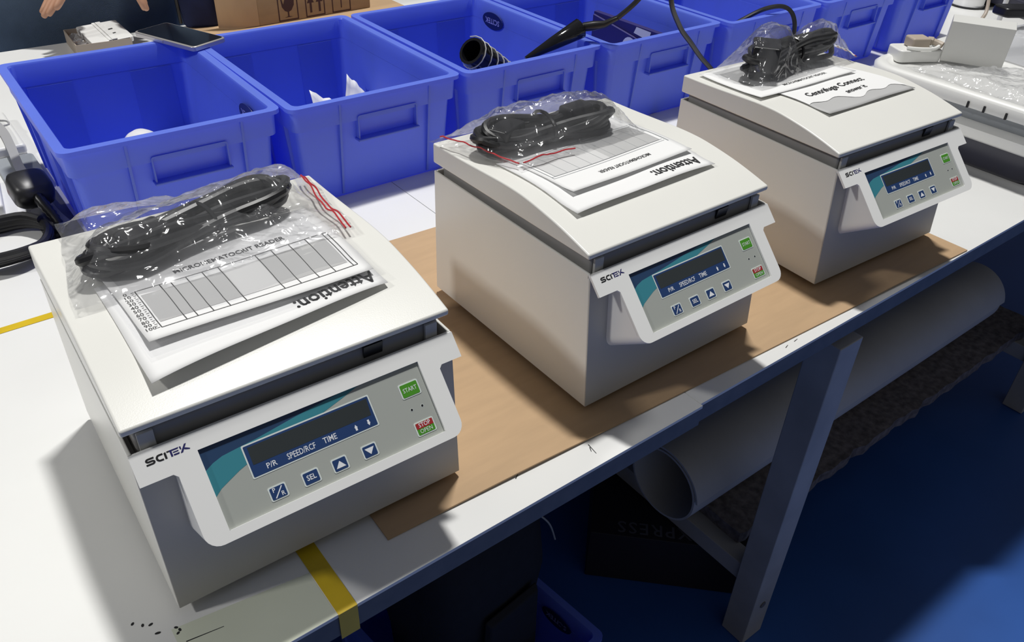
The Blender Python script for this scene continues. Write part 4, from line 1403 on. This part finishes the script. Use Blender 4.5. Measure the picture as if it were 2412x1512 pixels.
def gp(s, q_):
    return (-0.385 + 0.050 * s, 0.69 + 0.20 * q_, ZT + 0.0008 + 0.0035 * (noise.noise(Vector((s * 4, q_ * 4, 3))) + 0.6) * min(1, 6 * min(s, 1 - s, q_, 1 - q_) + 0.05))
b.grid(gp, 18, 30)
tag(b.build('pouch_with_shadow', M['pouch'], smooth=True), 'crumpled grey pouch with crate shadow in its dark colour, between the plug and the leftmost crate', 'pouch')  # pouch enlarged and darkened to stand for the crate's shadow as well

b = MB()
b.tube(catmull([(-0.46, 1.165, ZT + 0.0218), (-0.40, 1.150, ZT + 0.0218), (-0.352, 1.150, ZT + 0.0218), (-0.342, 1.160, ZT + 0.0218), (-0.352, 1.178, ZT + 0.0218), (-0.40, 1.185, ZT + 0.0218), (-0.46, 1.200, ZT + 0.0218)], 6), 0.0012, 6)
tag(b.build('thin_wire', M['strapgrey'], smooth=True), 'thin pale grey wire looped on the flat white box', 'wire')

# ------------------------------------------------------------------ right end: lidded tray, small carton, adapter, bags
YB = 0.335
t = thing('lidded_container', 'dark container with white rims and tray lid, right of the farthest centrifuge', 'container', (0, 0, 0))
def cl(ins, z, r=0.06):
    return [(x, y, z) for x, y in rrect(1.0 + ins, -0.052 + ins, 1.50 - ins, YB - ins, r - ins * 0.5, 8)]
b = MB()
b.loft([cl(0.030, ZT + 0.0005), cl(0.018, ZT + 0.010), cl(0.010, ZT + 0.056)])
b.build('base', M['darkcase'], t, smooth=True, angle=50)
b = MB()
b.loft([cl(0.006, ZT + 0.0562), cl(-0.002, ZT + 0.062), cl(-0.003, ZT + 0.078), cl(0.006, ZT + 0.083), cl(0.016, ZT + 0.084)])
b.build('lower_rim', M['whiteplastic'], t, smooth=True, angle=60)
b = MB()
b.loft([cl(0.018, ZT + 0.0842), cl(0.014, ZT + 0.106)])
b.build('grey_band', M['greyplastic'], t, smooth=True)
b = MB()
b.loft([cl(0.010, ZT + 0.1062), cl(-0.004, ZT + 0.110), cl(-0.006, ZT + 0.128), cl(0.0, ZT + 0.134), cl(0.012, ZT + 0.134), cl(0.020, ZT + 0.1255)])
tr = b.build('tray', M['whiteplastic'], t, smooth=True, angle=60)
for y in (0.020, 0.058, 0.096, 0.125):
    b = MB()
    b.box((0.9925, y - 0.0016, ZT + 0.110), (0.9955, y + 0.0016, ZT + 0.121))
    b.build('slot', M['ink'], tr)
ztray = ZT + 0.1262
# small pale carton
t = thing('small_carton', 'plain pale grey carton leaning on the white tray lid', 'carton', (1.135, 0.262, ztray + 0.004), math.atan2(-0.094, 0.049))
b = MB()
mt = Euler((0.16, 0, 0)).to_matrix().to_4x4()
b.box((0.0, 0.0, 0.0), (0.108, 0.034, 0.078), mt)
b.build('box_body', M['greycard'], t, bevel=0.001)
b = MB()
b.box((0.0905, -0.0006, -0.0008), (0.1055, 0.010, 0.0), mt)
b.build('tuck_flap', M['greycard'], t)
# adapter with beige connector
t = thing('power_adapter', 'white adapter with a beige connector at the rear of the tray lid', 'adapter', (1.11, 0.305, ztray), -0.5)
b = MB()
o_ = rrect(-0.045, -0.028, 0.045, 0.022, 0.010)
b.loft([[(x, y, 0.0004) for x, y in o_], [(x, y, 0.024) for x, y in o_]])
b.build('case', M['whiteplastic'], t, bevel=0.003)
b = MB()
b.box((-0.020, -0.020, 0.0245), (0.018, 0.012, 0.044))
b.build('connector', M['beige'], t, bevel=0.004)
b = MB()
b.tube(catmull([(0.018, -0.006, 0.036), (0.026, -0.010, 0.036), (0.034, -0.016, 0.034), (0.040, -0.024, 0.032)], 5), [0.008] * 6 + [0.006] * 10, 10)
b.build('collar', M['beige'], t, smooth=True)
b = MB()
b.tube(catmull([(-0.030, -0.020, 0.027), (-0.005, -0.030, 0.0275), (0.022, -0.029, 0.028), (0.040, -0.016, 0.032), (0.036, 0.002, 0.028)], 6), 0.0035, 8)
b.build('lead', M['whiteplastic'], t, smooth=True)
# clear and milky bags on the tray
flatz = lambda u, v: ztray - ZT
MW = Matrix.Translation((0, 0, ZT))
t, top = bag('crinkled clear bag lying over the left edge of the white tray lid', 0, [(1.030, 0.022), (1.20, 0.000), (1.19, 0.12), (1.046, 0.285)], lambda u, v: 0.010, 11.2, M['film'], 40, 30, 0.0015, 0.007, 'bags on the white tray lid', world=MW, zfun=flatz)
t, top = bag('milky white plastic bag behind the pale grey carton', 0, [(1.240, 0.03), (1.46, 0.00), (1.46, 0.30), (1.27, 0.285)], lambda u, v: 0.045 * math.exp(-((v - 0.17) / 0.10) ** 2), 14.6, M['milky'], 44, 30, 0.0018, 0.008, 'bags on the white tray lid', world=MW, zfun=flatz)
b = MB()
mt = Matrix.Translation((1.36, 0.225, ztray + 0.066)) @ Euler((0, 0.05, -0.35)).to_matrix().to_4x4()
o_ = rrect(-0.075, -0.022, 0.075, 0.022, 0.012)
b.loft([[mt @ Vector((x, y, 0.0)) for x, y in o_], [mt @ Vector((x, y, 0.018)) for x, y in o_]])
tag(b.build('black_case', M['black'], bevel=0.004), 'black slim case resting on the milky plastic bag', 'case')

# far right background
t = thing('white_canister', 'white cylindrical canister at the far right end of the table', 'canister', (2.16, 0.70, ZT + 0.0003))
b = MB()
R_ = 0.045
b.loft([[(r_ * math.cos(2 * PI * k / 28), r_ * math.sin(2 * PI * k / 28), z) for k in range(28)] for r_, z in ((R_ * 1.05, 0), (R_ * 1.05, 0.006), (R_, 0.008), (R_, 0.20), (R_ * 0.9, 0.206))])
b.build('barrel', M['whiteplastic'], t, smooth=True, angle=50)
b = MB()
b.loft([[(r_ * math.cos(2 * PI * k / 28), r_ * math.sin(2 * PI * k / 28), z) for k in range(28)] for r_, z in ((R_ * 1.16, 0.0002), (R_ * 1.16, 0.005))])
b.build('base_ring', M['black'], t)
t = thing('white_pole', 'slim white pole standing on the table past the last crate', 'pole', (1.962, 0.515, ZT + 0.0003))
b = MB()
b.tube([(0, 0, 0.004), (0, 0, 0.55)], 0.0065, 14)
b.build('tube', M['whiteplastic'], t, smooth=True, angle=50)
b = MB()
b.tube([(0, 0, 0), (0, 0, 0.004)], 0.022, 20)
b.build('base_plate', M['whiteplastic'], t, smooth=True, angle=50)
b = MB()
b.tube(catmull([(2.02, 0.625, ZT + 0.16), (2.035, 0.60, ZT + 0.09), (2.02, 0.58, ZT + 0.03), (1.97, 0.565, ZT + 0.006), (1.90, 0.50, ZT + 0.006), (1.84, 0.44, ZT + 0.006)], 6), 0.005, 8)
tag(b.build('tan_cable', M['beige'], smooth=True), 'tan cable curving down to the table beside the white pole', 'cable')
b = MB()
b.tube(catmull([(1.800, 0.50, ZT + 0.055), (1.815, 0.49, ZT + 0.052), (1.83, 0.455, ZT + 0.035), (1.835, 0.42, ZT + 0.010), (1.83, 0.38, ZT + 0.0055), (1.80, 0.33, ZT + 0.0055)], 6), 0.005, 8)
tag(b.build('black_cable', M['rubber'], smooth=True), 'short black cable emerging behind the rightmost crate', 'cable')
b = MB()
b.tube(catmull([(1.99, 0.40, ZT + 0.006), (2.00, 0.425, ZT + 0.010), (2.015, 0.445, ZT + 0.022), (2.02, 0.450, ZT + 0.018)], 5), 0.0055, 8)
tag(b.build('black_plug_end', M['rubber'], smooth=True), 'black cable end lying on the table right of the white pole', 'cable')
t = thing('monitor', 'dark flat monitor lying at the far right end of the table', 'monitor', (2.42, 0.62, ZT + 0.0003), -0.35)
b = MB()
b.box((-0.22, -0.19, 0.012), (0.22, 0.17, 0.045))
b.build('case', M['darkcase'], t, bevel=0.006)
b = MB()
b.box((-0.20, -0.17, 0.045), (0.20, 0.15, 0.0462))
b.build('screen', M['glass'], t)
b = MB()
b.box((-0.12, -0.10, 0.0), (0.12, 0.10, 0.012))
b.build('stand', M['black'], t, bevel=0.003)

# ------------------------------------------------------------------ under the table
FZ = 0.0
# felt slab on the lower rails
t = thing('felt_slab', 'dark speckled felt slab with ragged edge on the lower table rails', 'slab', (0, 0, 0))
b = MB()
def slab(s, q_, top):
    x = 0.47 + 1.16 * s
    y = 0.030 + 0.55 * q_
    e = 0.006 * noise.noise(Vector((s * 40, q_ * 20, 1)))
    if q_ == 0:
        y += 0.010 * noise.noise(Vector((s * 30, 0, 7)))
    z = 0.176 + (0.026 if top else 0.0) + (0.003 * noise.noise(Vector((s * 25, q_ * 12, 4))) if top else 0.0003)
    return (x + (e if s in (0, 1) else 0), y, z)
nx, ny = 70, 14
b.grid(lambda s, q_: slab(s, q_, True), nx, ny)
b.grid(lambda s, q_: slab(s, q_, False), nx, ny)
n1 = (nx + 1) * (ny + 1)
edge = [i for i in range(nx + 1)] + [(j + 1) * (nx + 1) - 1 for j in range(1, ny + 1)] + [ny * (nx + 1) + i for i in reversed(range(nx))] + [j * (nx + 1) for j in reversed(range(1, ny))]
for i in range(len(edge)):
    a, c = edge[i], edge[(i + 1) % len(edge)]
    b.f.append((a, c, c + n1, a + n1))
b.build('felt', M['felt'], t)
# rolled grey sheet on the slab
t = thing('foam_roll', 'large grey rolled sheet lying on the felt slab under the table', 'roll', (0, 0, 0))
b = MB()
cy_, cz_, R_ = 0.150, 0.2905, 0.080
sec_o, sec_i = [], []
for k in range(61):
    a = 2 * PI * 1.35 * k / 60 + 0.8
    rr = R_ - 0.010 * (1 - k / 60)
    sec_o.append((cy_ + rr * math.cos(a), cz_ + rr * math.sin(a)))
    sec_i.append((cy_ + (rr - 0.004) * math.cos(a), cz_ + (rr - 0.004) * math.sin(a)))
sec = sec_o + list(reversed(sec_i))
b.loft([[(0.375, y, z) for y, z in sec], [(0.9, y, z - 0.001) for y, z in sec], [(1.47, y, z) for y, z in sec]], False, False)
for x_i, off in ((0, 0), (2, 2 * len(sec))):
    L_ = len(sec)
    for k in range(60):
        b.f.append((off + k, off + k + 1, off + L_ - 2 - k, off + L_ - 1 - k))
b.build('rolled_sheet', M['feltroll'], t, smooth=True, angle=50)
# black carton with upside-down grey words
t = thing('black_carton', 'black carton with faint grey capitals under the table, behind the leg', 'carton', (0.465, 0.165, 0.0005), math.radians(135))
b = MB()
b.box((-0.17, -0.20, 0), (0.17, 0.07, 0.130))
b.build('box_body', M['darkcard'], t, bevel=0.002)
g = text_geo('DE EXPRESS', 0.040, 0.0003, ext=0.0, spacing=1.15)
geo_obj('printed_words', g, lambda p: Vector((0.000 + p.x, 0.046 + p.y, 0.1306)), M['greytext'], t)
# blue crate with a black backpack in it
c = copy_tree(proto)
c.location = (0.0, 0.02, 0.0005)
c.rotation_euler = (0, 0, 0.12)
tag(c, 'blue crate on the floor under the table, with the black backpack in it', 'crate')
t = thing('backpack', 'black backpack with pale piping under the table, standing in a blue crate', 'backpack', (-0.022, 0.22, 0.0065), 0.12)
b = MB()
def bp(z, w, d, oy):
    return [(w * math.copysign(abs(math.cos(a)) ** 0.55, math.cos(a)), oy + d * math.copysign(abs(math.sin(a)) ** 0.55, math.sin(a)), z) for a in [2 * PI * k / 28 for k in range(28)]]
b.loft([bp(0.0, 0.085, 0.08, 0), bp(0.02, 0.095, 0.095, 0), bp(0.15, 0.100, 0.10, 0), bp(0.30, 0.120, 0.11, 0), bp(0.42, 0.112, 0.095, 0.0), bp(0.475, 0.08, 0.06, 0.01), bp(0.49, 0.04, 0.03, 0.01)])
b.build('pack', M['blackcloth'], t, smooth=True, angle=80)
b = MB()
b.tube(catmull([(0.030, -0.075, 0.476), (0.055, -0.098, 0.450), (0.090, -0.104, 0.400), (0.117, -0.098, 0.335)], 7), 0.0015, 6)
b.build('piping', M['piping'], t, smooth=True)
b = MB()
b.loft([[(-0.05 + x, -0.112 - 0.002, z) for x, z in ((0, 0.30), (0.11, 0.30), (0.115, 0.14), (-0.005, 0.14))], [(-0.05 + x, -0.126, z) for x, z in ((0.006, 0.29), (0.104, 0.29), (0.108, 0.15), (0.0, 0.15))]])
b.build('front_pocket', M['blackcloth'], t, bevel=0.004)
